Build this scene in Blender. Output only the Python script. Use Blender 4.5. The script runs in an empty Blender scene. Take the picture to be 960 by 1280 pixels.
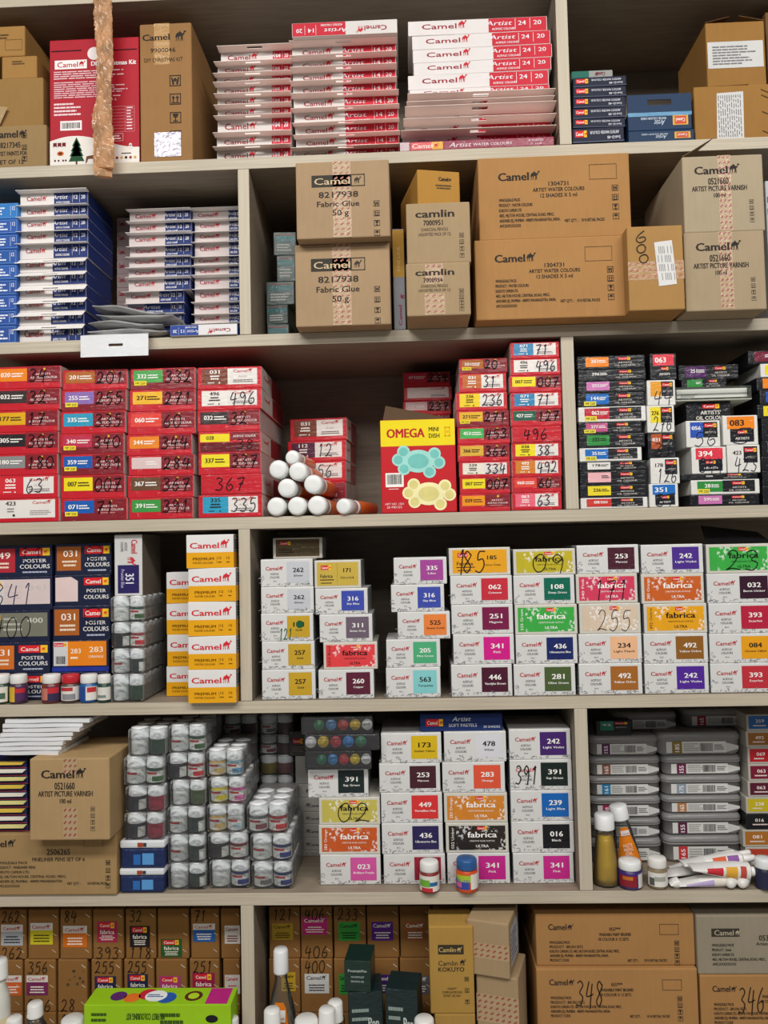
import bpy, bmesh, math, random
from mathutils import Matrix, Vector
from mathutils.geometry import tessellate_polygon
random.seed(7)
C = bpy.context.scene.collection
# ------------------------------------------------------------------ camera, world, lamps, exposure
EYE = 1.45                      # eye height above the shop floor
DIST = 1.2                      # eye to the front edge of the shelves
FPX = 1000.0
SC = bpy.context.scene
cam_d = bpy.data.cameras.new('camera'); cam = bpy.data.objects.new('camera', cam_d); C.objects.link(cam)
cam_d.sensor_fit = 'HORIZONTAL'; cam_d.sensor_width = 36.0; cam_d.lens = 36.0 * FPX / 960.0
CAM_R = (Matrix.Rotation(0.0364, 3, 'Z') @ Matrix.Rotation(math.pi/2 + 0.0457, 3, 'X') @ Matrix.Rotation(-0.0221, 3, 'Z'))
cam.matrix_world = Matrix.Translation((0, -DIST, EYE)) @ CAM_R.to_4x4()
SC.camera = cam
w = bpy.data.worlds.new('shop_air'); SC.world = w; w.use_nodes = True
w.node_tree.nodes['Background'].inputs[0].default_value = (0.93, 0.96, 1.0, 1)
w.node_tree.nodes['Background'].inputs[1].default_value = 0.11
def lamp(x, y, z, sx, sy, power, tilt=0.0, col=(1.0, 0.97, 0.93)):
    d = bpy.data.lights.new('ceiling_lamp', 'AREA'); d.shape = 'RECTANGLE'; d.size = sx; d.size_y = sy; d.energy = power; d.color = col
    o = bpy.data.objects.new('ceiling_lamp', d); C.objects.link(o); o.location = (x, y, z); o.rotation_euler = (tilt, 0, 0)
lamp(-0.75, -1.45, 2.75, 1.2, 0.3, 22.5, 0.5)
lamp(0.75, -1.45, 2.75, 1.2, 0.3, 22.5, 0.5)
lamp(0.0, -2.6, 2.75, 2.4, 0.3, 18, 0.7)
SC.view_settings.view_transform = 'Standard'; SC.view_settings.look = 'None'
SC.view_settings.exposure = 0.0; SC.view_settings.gamma = 1.0; SC.view_settings.use_curve_mapping = False

def at(px, py, y=0.0):
    """the point on the upright plane y (metres behind the shelf edge) seen at a pixel of the photograph"""
    v = CAM_R @ Vector(((px-480)/FPX, -(py-640)/FPX, -1.0)); t = (y + DIST) / v.y
    return Vector((v.x*t, y, EYE + v.z*t))

# ------------------------------------------------------------------ materials
def lin(h):
    h = h.lstrip('#')
    if len(h) == 3: h = ''.join(c*2 for c in h)
    r = []
    for i in (0, 2, 4):
        c = int(h[i:i+2], 16)/255.0
        r.append(c/12.92 if c <= 0.04045 else ((c+0.055)/1.055)**2.4)
    return (r[0], r[1], r[2], 1.0)
_M = {}
def M(hexc, kind='paper'):
    k = (hexc, kind)
    if k in _M: return _M[k]
    m = bpy.data.materials.new(kind + '_' + hexc.lstrip('#')); m.use_nodes = True; _M[k] = m
    nt = m.node_tree; N = nt.nodes; L = nt.links; p = N['Principled BSDF']; out = N['Material Output']
    col = lin(hexc)
    tc = N.new('ShaderNodeTexCoord')
    def noise(scale, detail=3, sx=(1,1,1), rough=0.5):
        mp = N.new('ShaderNodeMapping'); mp.inputs['Scale'].default_value = sx
        n = N.new('ShaderNodeTexNoise'); n.inputs['Scale'].default_value = scale; n.inputs['Detail'].default_value = detail; n.inputs['Roughness'].default_value = rough
        L.new(tc.outputs['Object'], mp.inputs[0]); L.new(mp.outputs[0], n.inputs['Vector']); return n
    def ramp(n, a, b, lo=0.3, hi=0.7):
        r = N.new('ShaderNodeValToRGB'); r.color_ramp.elements[0].position = lo; r.color_ramp.elements[1].position = hi
        r.color_ramp.elements[0].color = a; r.color_ramp.elements[1].color = b; L.new(n.outputs['Fac'], r.inputs[0]); return r
    def mul(c, f): return (min(1, c[0]*f), min(1, c[1]*f), min(1, c[2]*f), 1)
    def bump(n, strength, dist=0.001, target=p, sock='Normal'):
        b = N.new('ShaderNodeBump'); b.inputs['Strength'].default_value = strength; b.inputs['Distance'].default_value = dist
        L.new(n.outputs['Fac'], b.inputs['Height']); L.new(b.outputs[0], target.inputs[sock]); return b
    if kind == 'paper':
        r = ramp(noise(18), mul(col, .93), mul(col, 1.04)); L.new(r.outputs[0], p.inputs['Base Color']); p.inputs['Roughness'].default_value = .55; p.inputs['Specular IOR Level'].default_value = .22
    elif kind == 'ink':
        r = ramp(noise(60), col, mul(col, 1.15)); L.new(r.outputs[0], p.inputs['Base Color']); p.inputs['Roughness'].default_value = .6; p.inputs['Specular IOR Level'].default_value = .15
    elif kind == 'wrap':       # printed card under tight shrink film
        r = ramp(noise(18), mul(col, .93), mul(col, 1.04)); L.new(r.outputs[0], p.inputs['Base Color']); p.inputs['Roughness'].default_value = .42
        p.inputs['Coat Weight'].default_value = .45; p.inputs['Coat Roughness'].default_value = .12; p.inputs['Specular IOR Level'].default_value = .2
        bump(noise(75, 3, (1, 1, 2.2), .55), .55, .004, p, 'Coat Normal')
    elif kind == 'card':       # corrugated board
        r = ramp(noise(7, 5), mul(col, .9), mul(col, 1.05)); 
        n2 = noise(160, 2, (1, .2, .2)); mx = N.new('ShaderNodeMixRGB'); mx.blend_type = 'MULTIPLY'; mx.inputs[0].default_value = .25
        r2 = ramp(n2, (.8, .8, .8, 1), (1, 1, 1, 1)); L.new(r.outputs[0], mx.inputs[1]); L.new(r2.outputs[0], mx.inputs[2])
        L.new(mx.outputs[0], p.inputs['Base Color']); p.inputs['Roughness'].default_value = .8; p.inputs['Specular IOR Level'].default_value = .15; bump(n2, .12, .001)
    elif kind == 'floral':     # panel printed all over with pale flower shapes
        v = N.new('ShaderNodeTexVoronoi'); v.feature = 'DISTANCE_TO_EDGE'; v.inputs['Scale'].default_value = 150
        n = noise(190, 2); mx = N.new('ShaderNodeMixRGB'); mx.inputs[0].default_value = .5
        L.new(tc.outputs['Object'], v.inputs['Vector'])
        g = N.new('ShaderNodeTexNoise'); g.inputs['Scale'].default_value = 42; L.new(tc.outputs['Object'], g.inputs['Vector'])
        r = ramp(n, mul(col, .95), (1-(1-col[0])*.42, 1-(1-col[1])*.42, 1-(1-col[2])*.42, 1), .49, .54)
        r2 = N.new('ShaderNodeValToRGB'); r2.color_ramp.elements[0].position = .42; r2.color_ramp.elements[1].position = .52; L.new(g.outputs['Fac'], r2.inputs[0])
        mm = N.new('ShaderNodeMixRGB'); mm.inputs[1].default_value = col; L.new(r2.outputs[0], mm.inputs[0]); L.new(r.outputs[0], mm.inputs[2])
        L.new(mm.outputs[0], p.inputs['Base Color']); p.inputs['Roughness'].default_value = .4
        p.inputs['Coat Weight'].default_value = .45; p.inputs['Coat Roughness'].default_value = .13; p.inputs['Specular IOR Level'].default_value = .2
        bump(noise(75, 3, (1, 1, 2.2)), .5, .004, p, 'Coat Normal')
    elif kind == 'plastic':
        r = ramp(noise(12), mul(col, .96), mul(col, 1.03)); L.new(r.outputs[0], p.inputs['Base Color']); p.inputs['Roughness'].default_value = .32
    elif kind in ('film', 'clear', 'haze', 'bag', 'milk'):
        tr = N.new('ShaderNodeBsdfTransparent'); tr.inputs[0].default_value = mul(col, 1.0)
        gl = N.new('ShaderNodeBsdfGlossy'); gl.inputs['Roughness'].default_value = {'film': .12, 'clear': .06, 'haze': .25, 'bag': .15, 'milk': .18}[kind]
        df = N.new('ShaderNodeBsdfDiffuse'); df.inputs[0].default_value = {'film': (.8, .8, .82, 1), 'clear': (.8, .82, .84, 1), 'haze': (.74, .73, .71, 1), 'bag': (.78, .78, .78, 1), 'milk': (.72, .71, .69, 1)}[kind]
        m1 = N.new('ShaderNodeMixShader'); m1.inputs[0].default_value = {'film': .045, 'clear': .04, 'haze': .3, 'bag': .45, 'milk': .27}[kind]
        L.new(tr.outputs[0], m1.inputs[1]); L.new(df.outputs[0], m1.inputs[2])
        fr = N.new('ShaderNodeFresnel'); fr.inputs[0].default_value = {'film': 1.3, 'clear': 1.3, 'haze': 1.4, 'bag': 1.5, 'milk': 1.3}[kind]
        m2 = N.new('ShaderNodeMixShader'); L.new(fr.outputs[0], m2.inputs[0]); L.new(m1.outputs[0], m2.inputs[1]); L.new(gl.outputs[0], m2.inputs[2])
        nb = noise({'film': 70, 'clear': 25, 'haze': 30, 'bag': 60, 'milk': 50}[kind], 3, (1, 1, 1.8))
        b = bump(nb, {'film': .7, 'clear': .25, 'haze': .3, 'bag': .8, 'milk': .6}[kind], .004, gl)
        L.new(b.outputs[0], fr.inputs['Normal']); L.new(m2.outputs[0], out.inputs['Surface'])
    elif kind == 'amber':      # layers of brown packing tape twisted together
        rr = ramp(noise(55, 4), mul(col, .75), mul(col, 1.2), .35, .65); L.new(rr.outputs[0], p.inputs['Base Color']); p.inputs['Roughness'].default_value = .16
        tl = N.new('ShaderNodeBsdfTranslucent'); L.new(rr.outputs[0], tl.inputs[0]); ts = N.new('ShaderNodeBsdfTransparent'); ts.inputs[0].default_value = (.9, .7, .45, 1)
        m1 = N.new('ShaderNodeMixShader'); m1.inputs[0].default_value = .25; m2 = N.new('ShaderNodeMixShader'); m2.inputs[0].default_value = .3
        bump(noise(45, 3, (1, 1, .6)), .6, .006); L.new(p.outputs[0], m1.inputs[1]); L.new(tl.outputs[0], m1.inputs[2]); L.new(m1.outputs[0], m2.inputs[1]); L.new(ts.outputs[0], m2.inputs[2]); L.new(m2.outputs[0], out.inputs['Surface'])
    elif kind == 'liquid':
        p.inputs['Base Color'].default_value = col; p.inputs['Transmission Weight'].default_value = .08; p.inputs['Specular IOR Level'].default_value = .3; p.inputs['Roughness'].default_value = .03; p.inputs['IOR'].default_value = 1.3
        r = ramp(noise(8), mul(col, .97), col); L.new(r.outputs[0], p.inputs['Base Color'])
    elif kind == 'foil':
        p.inputs['Metallic'].default_value = .35; p.inputs['Roughness'].default_value = .35
        r = ramp(noise(170, 2), mul(col, .6), col, .4, .6); L.new(r.outputs[0], p.inputs['Base Color']); bump(noise(160, 2), .6, .003)
    elif kind in ('wood', 'ply'):
        if kind == 'wood': sx = (.8, 9, 9)
        else: sx = (.4, 1, 26)
        n = noise(16, 6, sx, .6); r = ramp(n, mul(col, .72), mul(col, 1.1), .25, .75)
        n2 = noise(5, 4); r2 = ramp(n2, (.85, .84, .82, 1), (1, 1, 1, 1)); mx = N.new('ShaderNodeMixRGB'); mx.blend_type = 'MULTIPLY'; mx.inputs[0].default_value = 1
        L.new(r.outputs[0], mx.inputs[1]); L.new(r2.outputs[0], mx.inputs[2]); L.new(mx.outputs[0], p.inputs['Base Color'])
        p.inputs['Roughness'].default_value = .62; bump(n, .15, .001)
    elif kind == 'plyv':
        n = noise(16, 6, (26, 1, .4), .6); r = ramp(n, mul(col, .8), mul(col, 1.05), .25, .75); L.new(r.outputs[0], p.inputs['Base Color'])
        p.inputs['Roughness'].default_value = .62; bump(n, .15, .001)
    return m

# ------------------------------------------------------------------ mesh helpers
def link(name, verts, faces, mats, mi=None, parent=None, smooth=False):
    me = bpy.data.meshes.new(name); me.from_pydata(verts, [], faces)
    for m in mats: me.materials.append(m)
    if mi: me.polygons.foreach_set('material_index', mi)
    if smooth: me.polygons.foreach_set('use_smooth', [True]*len(me.polygons))
    me.update()
    o = bpy.data.objects.new(name, me); C.objects.link(o)
    if parent: o.parent = parent
    return o
def tag(o, label, cat, group=None, kind=None):
    if label: o['label'] = label
    if cat: o['category'] = cat
    if group: o['group'] = group
    if kind: o['kind'] = kind
    return o
class MB:
    """collects shapes into one mesh"""
    def __init__(s): s.v = []; s.f = []; s.m = []; s.mats = []
    def slot(s, m):
        if m not in s.mats: s.mats.append(m)
        return s.mats.index(m)
    def add(s, vs, fs, m):
        b = len(s.v); k = s.slot(m); s.v += [tuple(v) for v in vs]
        for f in fs: s.f.append([b+i for i in f]); s.m.append(k)
    def box(s, x0, x1, y0, y1, z0, z1, m):
        s.add([(x0,y0,z0),(x1,y0,z0),(x1,y1,z0),(x0,y1,z0),(x0,y0,z1),(x1,y0,z1),(x1,y1,z1),(x0,y1,z1)],
              [(3,2,1,0),(4,5,6,7),(0,1,5,4),(1,2,6,5),(2,3,7,6),(3,0,4,7)], m)
    def cbox(s, x0, x1, y0, y1, z0, z1, m, c=.0012, front=None, side=None, top=None):
        """box with softened edges; front / side / top faces may take a colour of their own"""
        bm = bmesh.new(); r = bmesh.ops.create_cube(bm, size=1)
        for v in r['verts']: v.co = (x0+(v.co.x+.5)*(x1-x0), y0+(v.co.y+.5)*(y1-y0), z0+(v.co.z+.5)*(z1-z0))
        c = min(c, .3*min(x1-x0, y1-y0, z1-z0)); bmesh.ops.bevel(bm, geom=bm.edges[:], offset=c, segments=2, affect='EDGES', profile=.5)
        bm.normal_update(); bm.verts.index_update(); b = len(s.v); s.v += [v.co[:] for v in bm.verts]
        for f in bm.faces:
            n = f.normal; q = m
            if front and n.y < -.9: q = front
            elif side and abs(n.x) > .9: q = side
            elif top and abs(n.z) > .9: q = top
            s.f.append([b+v.index for v in f.verts]); s.m.append(s.slot(q))
        bm.free()
    def lathe(s, prof, m, cx=0, cy=0, cz=0, seg=28, ax='z', mats=None):
        b = len(s.v)
        for r, h in prof:
            for i in range(seg):
                a = 2*math.pi*i/seg; q = (r*math.cos(a), r*math.sin(a))
                s.v.append((cx+q[0], cy+q[1], cz+h) if ax == 'z' else ((cx+q[0], cy+h, cz+q[1]) if ax == 'y' else (cx+h, cy+q[0], cz+q[1])))
        for j in range(len(prof)-1):
            k = s.slot(mats[j] if mats else m)
            for i in range(seg):
                i2 = (i+1) % seg; f = [b+j*seg+i, b+j*seg+i2, b+(j+1)*seg+i2, b+(j+1)*seg+i]
                s.f.append(f if ax != 'y' else f[::-1]); s.m.append(k)
        for j, rev in ((0, True), (len(prof)-1, False)):
            if prof[j][0] > 1e-6:
                f = [b+j*seg+i for i in range(seg)]; s.f.append(f[::-1] if rev != (ax == 'y') else f); s.m.append(s.slot(mats[min(j, len(mats)-1)] if mats else m))
    def build(s, name, parent=None, smooth=False): return link(name, s.v, s.f, s.mats, s.m, parent, smooth)

# ------------------------------------------------------------------ lettering
_T = {}
def glyphs(s, bold):
    k = (s, bold)
    if k in _T: return _T[k]
    cu = bpy.data.curves.new('lettering', 'FONT'); cu.body = s; cu.resolution_u = 2; cu.offset = 0
    o = bpy.data.objects.new('lettering', cu); me = bpy.data.meshes.new_from_object(o)
    v = [(q.co.x, q.co.y) for q in me.vertices]; f = [tuple(p.vertices) for p in me.polygons]
    x0 = min((a for a, _ in v), default=0); x1 = max((a for a, _ in v), default=1)
    v = [((a-x0)/.7, b/.7) for a, b in v]
    bpy.data.objects.remove(o); bpy.data.meshes.remove(me); bpy.data.curves.remove(cu)
    _T[k] = (v, f, (x1-x0)/.7); return _T[k]
CAMEL = [(.10,0),(.16,0),(.20,.28),(.30,.46),(.34,.28),(.30,0),(.36,0),(.42,.30),(.44,.46),(.60,.44),(.60,.24),(.54,0),(.60,0),(.68,.26),(.72,0),(.78,0),(.76,.30),(.76,.50),(.86,.56),(.93,.68),(.94,.82),
         (1.10,.84),(1.09,.90),(.98,.97),(.90,.97),(.86,.88),(.85,.74),(.78,.68),(.70,.74),(.60,.80),(.50,.98),(.40,.82),(.26,.76),(.14,.66),(.10,.48),(.04,.36),(.08,.34),(.14,.44),(.14,.24)]
def tess(poly):
    t = tessellate_polygon([[Vector((x, y, 0)) for x, y in poly]]); out = []
    for a, b, c in t:
        A, B_, C_ = poly[a], poly[b], poly[c]
        out.append((a, b, c) if (B_[0]-A[0])*(C_[1]-A[1])-(B_[1]-A[1])*(C_[0]-A[0]) > 0 else (a, c, b))
    return out
CAMEL_T = tess(CAMEL)
DIG = {'0': [[(.5,1),(.12,.75),(.1,.3),(.4,0),(.8,.15),(.92,.6),(.7,.95),(.45,.98)]], '1': [[(.35,.78),(.6,1),(.55,.5),(.48,0)]],
       '2': [[(.1,.78),(.35,1),(.72,.9),(.68,.55),(.35,.2),(.05,.03),(.4,.1),(.98,.03)]], '3': [[(.12,.92),(.5,1),(.8,.82),(.45,.55),(.85,.35),(.6,.03),(.05,.08)]],
       '4': [[(.35,1),(.1,.45),(.5,.42),(.95,.5)],[(.75,.9),(.66,.4),(.6,-.1)]], '5': [[(.9,.97),(.35,.95),(.25,.58),(.7,.62),(.85,.3),(.5,0),(.05,.08)]],
       '6': [[(.7,1),(.3,.65),(.12,.25),(.4,0),(.82,.2),(.7,.48),(.3,.38)]], '7': [[(.1,.9),(.5,.93),(.92,.95),(.6,.45),(.4,-.05)],[(.3,.48),(.85,.52)]],
       '8': [[(.75,.85),(.4,1),(.2,.78),(.55,.5),(.8,.25),(.5,0),(.18,.2),(.5,.5),(.8,.8),(.72,.88)]], '9': [[(.8,.8),(.45,1),(.15,.75),(.45,.52),(.8,.75),(.82,.4),(.7,-.05)]],
       '~': [[(0,.2),(.2,.7),(.35,.3),(.5,.75),(.65,.3),(.85,.7),(1,.4)]], '*': [[(0,.05),(1,.95)],[(.1,.9),(.95,.1)]]}
def smooth_line(p, n=5):
    q = [p[0]] + list(p) + [p[-1]]; out = []
    for i in range(1, len(q)-2):
        a, b, c, d = q[i-1:i+3]
        for k in range(n):
            t = k/n
            out.append(tuple(.5*(2*b[j]+(c[j]-a[j])*t+(2*a[j]-5*b[j]+4*c[j]-d[j])*t*t+(3*b[j]-a[j]-3*c[j]+d[j])*t**3) for j in (0, 1)))
    out.append(p[-1]); return out

class Print:
    """flat printing laid on one face of a box: u runs left to right, v top to bottom, both 0..1"""
    def __init__(s, b, face='F', flip=False):
        s.b = b; s.face = face; s.flip = flip; s.W = b.w if face in 'FTB' else b.d; s.H = b.h if face in 'FLR' else b.d; s.n = 0
    def P(s, X, Y, lay):
        b = s.b; e = .00012 + .00009*lay
        if s.flip: X, Y = s.W-X, s.H-Y
        if s.face == 'F': return (-b.w/2+X, -e, Y)
        if s.face == 'R': return (b.w/2+e, X, Y)
        if s.face == 'L': return (-b.w/2-e, b.d-X, Y)
        if s.face == 'T': return (-b.w/2+X, Y, b.h+e)
        return (-b.w/2+X, b.d-Y, -e)
    def poly(s, pts, col, kind=None, lay=0):
        m = M(col, kind or s.b.kind); vs = [s.P(u*s.W, (1-v)*s.H, lay) for u, v in pts]
        s.b.pr.add(vs, [list(range(len(pts)))[::-1]], m)
    def rect(s, u0, v0, u1, v1, col, kind=None, lay=0): s.poly([(u0, v0), (u1, v0), (u1, v1), (u0, v1)], col, kind, lay)
    def disc(s, u, v, r, col, kind=None, lay=0, n=16, sy=1.0):
        s.poly([(u+r/s.W*math.cos(2*math.pi*i/n), v+sy*r/s.H*math.sin(2*math.pi*i/n)) for i in range(n)], col, kind, lay)
    def text(s, u, v, t, ch, col, bold=0, al='c', fw=None, rot=0, lay=4, kind='ink'):
        it = .32 if t == 'Artist' else 0.0
        g, f, wd = glyphs(t, bold); k = ch*s.H if rot % 180 == 0 else ch*s.W; kx = k
        full = s.W if rot % 180 == 0 else s.H
        if fw: kx = min(k*1.25, fw*full/wd) if fw > 0 else -fw*full/wd
        tot = wd*kx; off = {'c': -tot/2, 'l': 0, 'r': -tot}[al]; c, sn = math.cos(math.radians(rot)), math.sin(math.radians(rot))
        for q, sh in enumerate(((0,), (-.022, .022), (-.045, 0, .045))[bold]):     # heavier strokes: the word laid down again a hair aside
            vs = []
            for a, b_ in g:
                x = a*kx+off+sh*k+it*b_*k; y = b_*k-k/2; vs.append(s.P(u*s.W+c*x-sn*y, (1-v)*s.H+sn*x+c*y, lay+.3*q))
            s.b.pr.add(vs, f, M(col, kind))
        return tot/full
    def camel(s, u, v, ch, col, lay=4, wx=1.0, rot=0):
        k = ch*s.H if rot == 0 else ch*s.W; vs = []; c, sn = math.cos(math.radians(rot)), math.sin(math.radians(rot))
        for x, y in CAMEL:
            x, y = x*k*wx, y*k-k/2; vs.append(s.P(u*s.W+c*x-sn*y, (1-v)*s.H+sn*x+c*y, lay))
        s.b.pr.add(vs, CAMEL_T, M(col, 'ink'))
    def logo(s, u, v, ch, wd, col, col2=None, lay=4, bold=1):
        """word and running-camel mark, left end at u, WD wide over all"""
        s.text(u, v, 'Camel', ch, col, bold, 'l', fw=-(wd*.74), lay=lay)
        hc = min(ch*1.6, wd*.25*s.W/s.H/1.1); s.camel(u+wd*.77, v+ch*.5-hc*.5, hc, col2 or col, lay)
    def line(s, pts, wdt, col, lay=6, kind='ink'):
        """pen line through points given in metres on the face"""
        q = smooth_line(pts); L_ = []; 
        for i, (x, y) in enumerate(q):
            a = q[max(0, i-1)]; b_ = q[min(len(q)-1, i+1)]; dx, dy = b_[0]-a[0], b_[1]-a[1]; n = math.hypot(dx, dy) or 1
            L_.append((s.P(x-dy/n*wdt/2, y+dx/n*wdt/2, lay), s.P(x+dy/n*wdt/2, y-dx/n*wdt/2, lay)))
        vs = [p for ab in L_ for p in ab]; s.b.pr.add(vs, [(2*i+1, 2*i+3, 2*i+2, 2*i) for i in range(len(L_)-1)], M(col, kind))
    def hand(s, t, u0, v0, u1, v1, col='15151c', wdt=.0013, slant=.12, lay=6):
        n = len(t); cw = (u1-u0)/n
        for i, ch in enumerate(t):
            for st in DIG.get(ch, []):
                r = random.uniform(-.06, .06)
                s.line([((u0+cw*(i+.08+x*.82))*s.W+slant*(y-.5)*(v1-v0)*s.H*.6, (1-(v1+(v0-v1)*(y+r*.5)))*s.H) for x, y in st], wdt, col, lay)
    def lines(s, u0, v0, u1, v1, n, col, fill=.5, lay=4, jit=.35, al='l'):
        """rows of small print, each a run of words"""
        hgt = (v1-v0)/n
        for i in range(n):
            wd = (u1-u0)*random.uniform(1-jit, 1); u = u0 if al == 'l' else (u0+u1-wd)/2; end = u+wd; v = v0+hgt*(i+.2)
            while u < end:
                l = min(random.uniform(.06, .2)*(u1-u0), end-u); s.rect(u, v, u+l*.9, v+hgt*fill, col, 'ink', lay); u += l
    def bars(s, u0, v0, u1, v1, col='222222', lay=5):
        u = u0; tot = u1-u0
        while u < u1:
            l = random.choice((.012, .02, .03))*tot; s.rect(u, v0, min(u1, u+l), v1, col, 'ink', lay); u += l+random.choice((.012, .02, .03))*tot
    def ring(s, u0, v0, u1, v1, t, col, lay=4, kind='ink'):
        tu, tv = t/s.W, t/s.H
        s.rect(u0, v0, u1, v0+tv, col, kind, lay); s.rect(u0, v1-tv, u1, v1, col, kind, lay); s.rect(u0, v0, u0+tu, v1, col, kind, lay); s.rect(u1-tu, v0, u1, v1, col, kind, lay)
    def icons(s, u, v0, v1, n, col, size):
        """handling marks down a carton: square frames with hands, arrows, a glass, an umbrella"""
        su, sv = size/s.W, size/s.H; keep = s.b.pr; s.b.pr = s.b.ic
        for i in range(n):
            v = v0+(v1-v0)*(i/(max(1, n-1))); s.ring(u-su/2, v-sv/2, u+su/2, v+sv/2, size*.07, col)
            def P_(x, y): return (u+x*su, v-y*sv)
            k = i % 4
            if k == 0:
                s.disc(u, v-.08*sv, size*.15, col, 'ink', 4, 10); s.poly([P_(-.36,.3), P_(-.26,.3), P_(-.1,-.15), P_(-.1,-.36), P_(-.25,-.36)][::-1], col, 'ink', 4); s.poly([P_(.36,.3), P_(.26,.3), P_(.1,-.15), P_(.1,-.36), P_(.25,-.36)], col, 'ink', 4)
            elif k == 1:
                for dx in (-.18, .18): s.poly([P_(dx-.15,.08), P_(dx,.34), P_(dx+.15,.08)][::1], col, 'ink', 4); s.rect(u+(dx-.05)*su, v-.1*sv, u+(dx+.05)*su, v+.26*sv, col, 'ink', 4)
                s.rect(u-.36*su, v+.3*sv, u+.36*su, v+.37*sv, col, 'ink', 4)
            elif k == 2:
                s.poly([P_(-.28,.36), P_(.28,.36), P_(.16,.02), P_(-.16,.02)], col, 'ink', 4); s.rect(u-.05*su, v, u+.05*su, v+.3*sv, col, 'ink', 4); s.rect(u-.22*su, v+.28*sv, u+.22*su, v+.36*sv, col, 'ink', 4)
            else:
                s.poly([P_(-.36,.05), P_(-.2,.28), P_(0,.36), P_(.2,.28), P_(.36,.05)], col, 'ink', 4); s.rect(u-.03*su, v, u+.03*su, v+.36*sv, col, 'ink', 4)
        s.b.pr = keep
    def scrawl(s, u0, v0, u1, v1, n, col, wdt=.0005, lay=2):
        """printed leaf and petal outlines"""
        for i in range(n):
            x = random.uniform(u0, u1)*s.W; y = (1-random.uniform(v0, v1))*s.H; a = random.uniform(0, 3.1); l = random.uniform(.003, .007)
            s.line([(x, y), (x+l*.5*math.cos(a), max(.0004, y+l*.5*math.sin(a))), (x+l*math.cos(a+.6), max(.0004, y+l*.6*math.sin(a+.6)))], wdt*random.uniform(.7, 1.8), col, lay)
    def tag(s, u0, v0, u1, v1, lay=3, word='Camel'):
        """old style maker's tag: red lozenge with a yellow end"""
        s.rect(u0, v0, u0+(u1-u0)*.76, v1, 'd3262b', 'ink', lay); s.rect(u0+(u1-u0)*.76, v0, u1, v1, 'f2c230', 'ink', lay)
        s.text(u0+(u1-u0)*.38, (v0+v1)/2, word, (v1-v0)*.55, 'f4ece6', 1, fw=-(u1-u0)*.6, lay=lay+2); s.camel(u0+(u1-u0)*.8, (v0+v1)/2, (v1-v0)*.5, 'd3262b', lay+2)

class Box:
    """a closed box standing on z0, its front face at y = yf; px = its front in the photograph"""
    def __init__(s, name, cat, label, px, yf, dep, z0=None, col='c9a06a', kind='card', front=None, side=None, top=None, group=None, yaw=0.0, bev=.0012, zt=None):
        x0, y0, x1, y1 = px; xm, ym = (x0+x1)/2, (y0+y1)/2
        X0, X1 = at(x0, ym, yf).x, at(x1, ym, yf).x
        s.z1 = zt if zt is not None else at(xm, y0, yf).z; s.z0 = z0 if z0 is not None else at(xm, y1, yf).z
        if s.z1 < s.z0+.004: s.z1 = s.z0+.004
        s.w, s.h, s.d, s.kind = X1-X0, s.z1-s.z0, dep, kind; s.x = (X0+X1)/2; s.yf = yf
        mb = MB(); K = lambda c: M(c, kind) if c else None
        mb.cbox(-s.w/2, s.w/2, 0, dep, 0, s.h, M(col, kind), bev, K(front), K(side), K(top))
        s.o = mb.build(name); s.o.location = (s.x, yf, s.z0); s.o.rotation_euler.z = yaw
        tag(s.o, label, cat, group); s.pr = MB(); s.ic = MB()
    def p(s, face='F', flip=False): return Print(s, face, flip)
    def done(s, name='printed_label', label=None):
        if s.pr.f:
            c = s.pr.build(name, s.o)
            if label: c['label'] = label
        if s.ic.f: s.ic.build('handling_marks', s.o)
        s.pr = MB(); s.ic = MB(); return s
    def pick(s, fu, fv): return (s.x-s.w/2+fu*s.w, s.z1-fv*s.h)
ORD = ['topmost', 'second from top', 'third from top', 'fourth from top', 'fifth from top', 'sixth from top', 'seventh from top', 'eighth from top', 'ninth from top', 'tenth from top', 'eleventh from top', 'twelfth from top']
def ordn(i, n): return 'lowest' if i == n-1 and n > 2 else ('lower' if n == 2 and i == 1 else ('upper' if n == 2 else ORD[i]))
# ------------------------------------------------------------------ the shelving
F1, F2, F3, F4, F5, F6 = [EYE+z for z in (.608, .3314, .0525, -.2232, -.5045, -.81)]
F0 = EYE + .883; TH = .0185; DEEP = .25
SHADED_WOOD, PLY, PLYV = M('998b7a', 'wood'), M('cdc2ad', 'ply'), M('c9bea9', 'plyv')  # faces and back share the edges' pale wood, interior shade put into their colour
unit = bpy.data.objects.new('shelving_unit', None); C.objects.link(unit)
tag(unit, 'pale plywood shelving unit whose staggered uprights hold all the stock', 'shelving')
def board(name, x0, x1, z0, z1, edge, y0=0.0, y1=DEEP):
    mb = MB(); mb.cbox(x0, x1, y0, y1, z0, z1, SHADED_WOOD, .0008, front=edge); return mb.build(name, unit)
for z in (F0, F1, F2, F3, F4, F5, F6): board('shelf_board', -.95, .95, z-TH, z-.0004, PLY)
for lo, hi, a, b in ((F1, F0, .2365, .2545), (F2, F1, -.258, -.2405), (F3, F2, .228, .247), (F4, F3, -.2645, -.247), (F5, F4, .230, .249), (F6, F5, -.269, -.2495)):
    board('upright', a, b, lo, hi-TH, PLYV)
for a, b in ((-.968, -.9501), (.9501, .968)): board('added_side_panel', a, b, 0, F0, PLYV)  # unseen ends, added to close off light from the sides
mb = MB(); mb.box(-.968, .968, DEEP+.0002, DEEP+.012, 0.0, F0, SHADED_WOOD); mb.build('back_panel', unit)
mb = MB(); mb.box(-2.2, 2.2, -3.4, .4, -.06, 0, M('d6d0c6', 'plastic')); fl = mb.build('floor'); tag(fl, 'pale tiled shop floor under the shelving', 'floor', None, 'structure')
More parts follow.
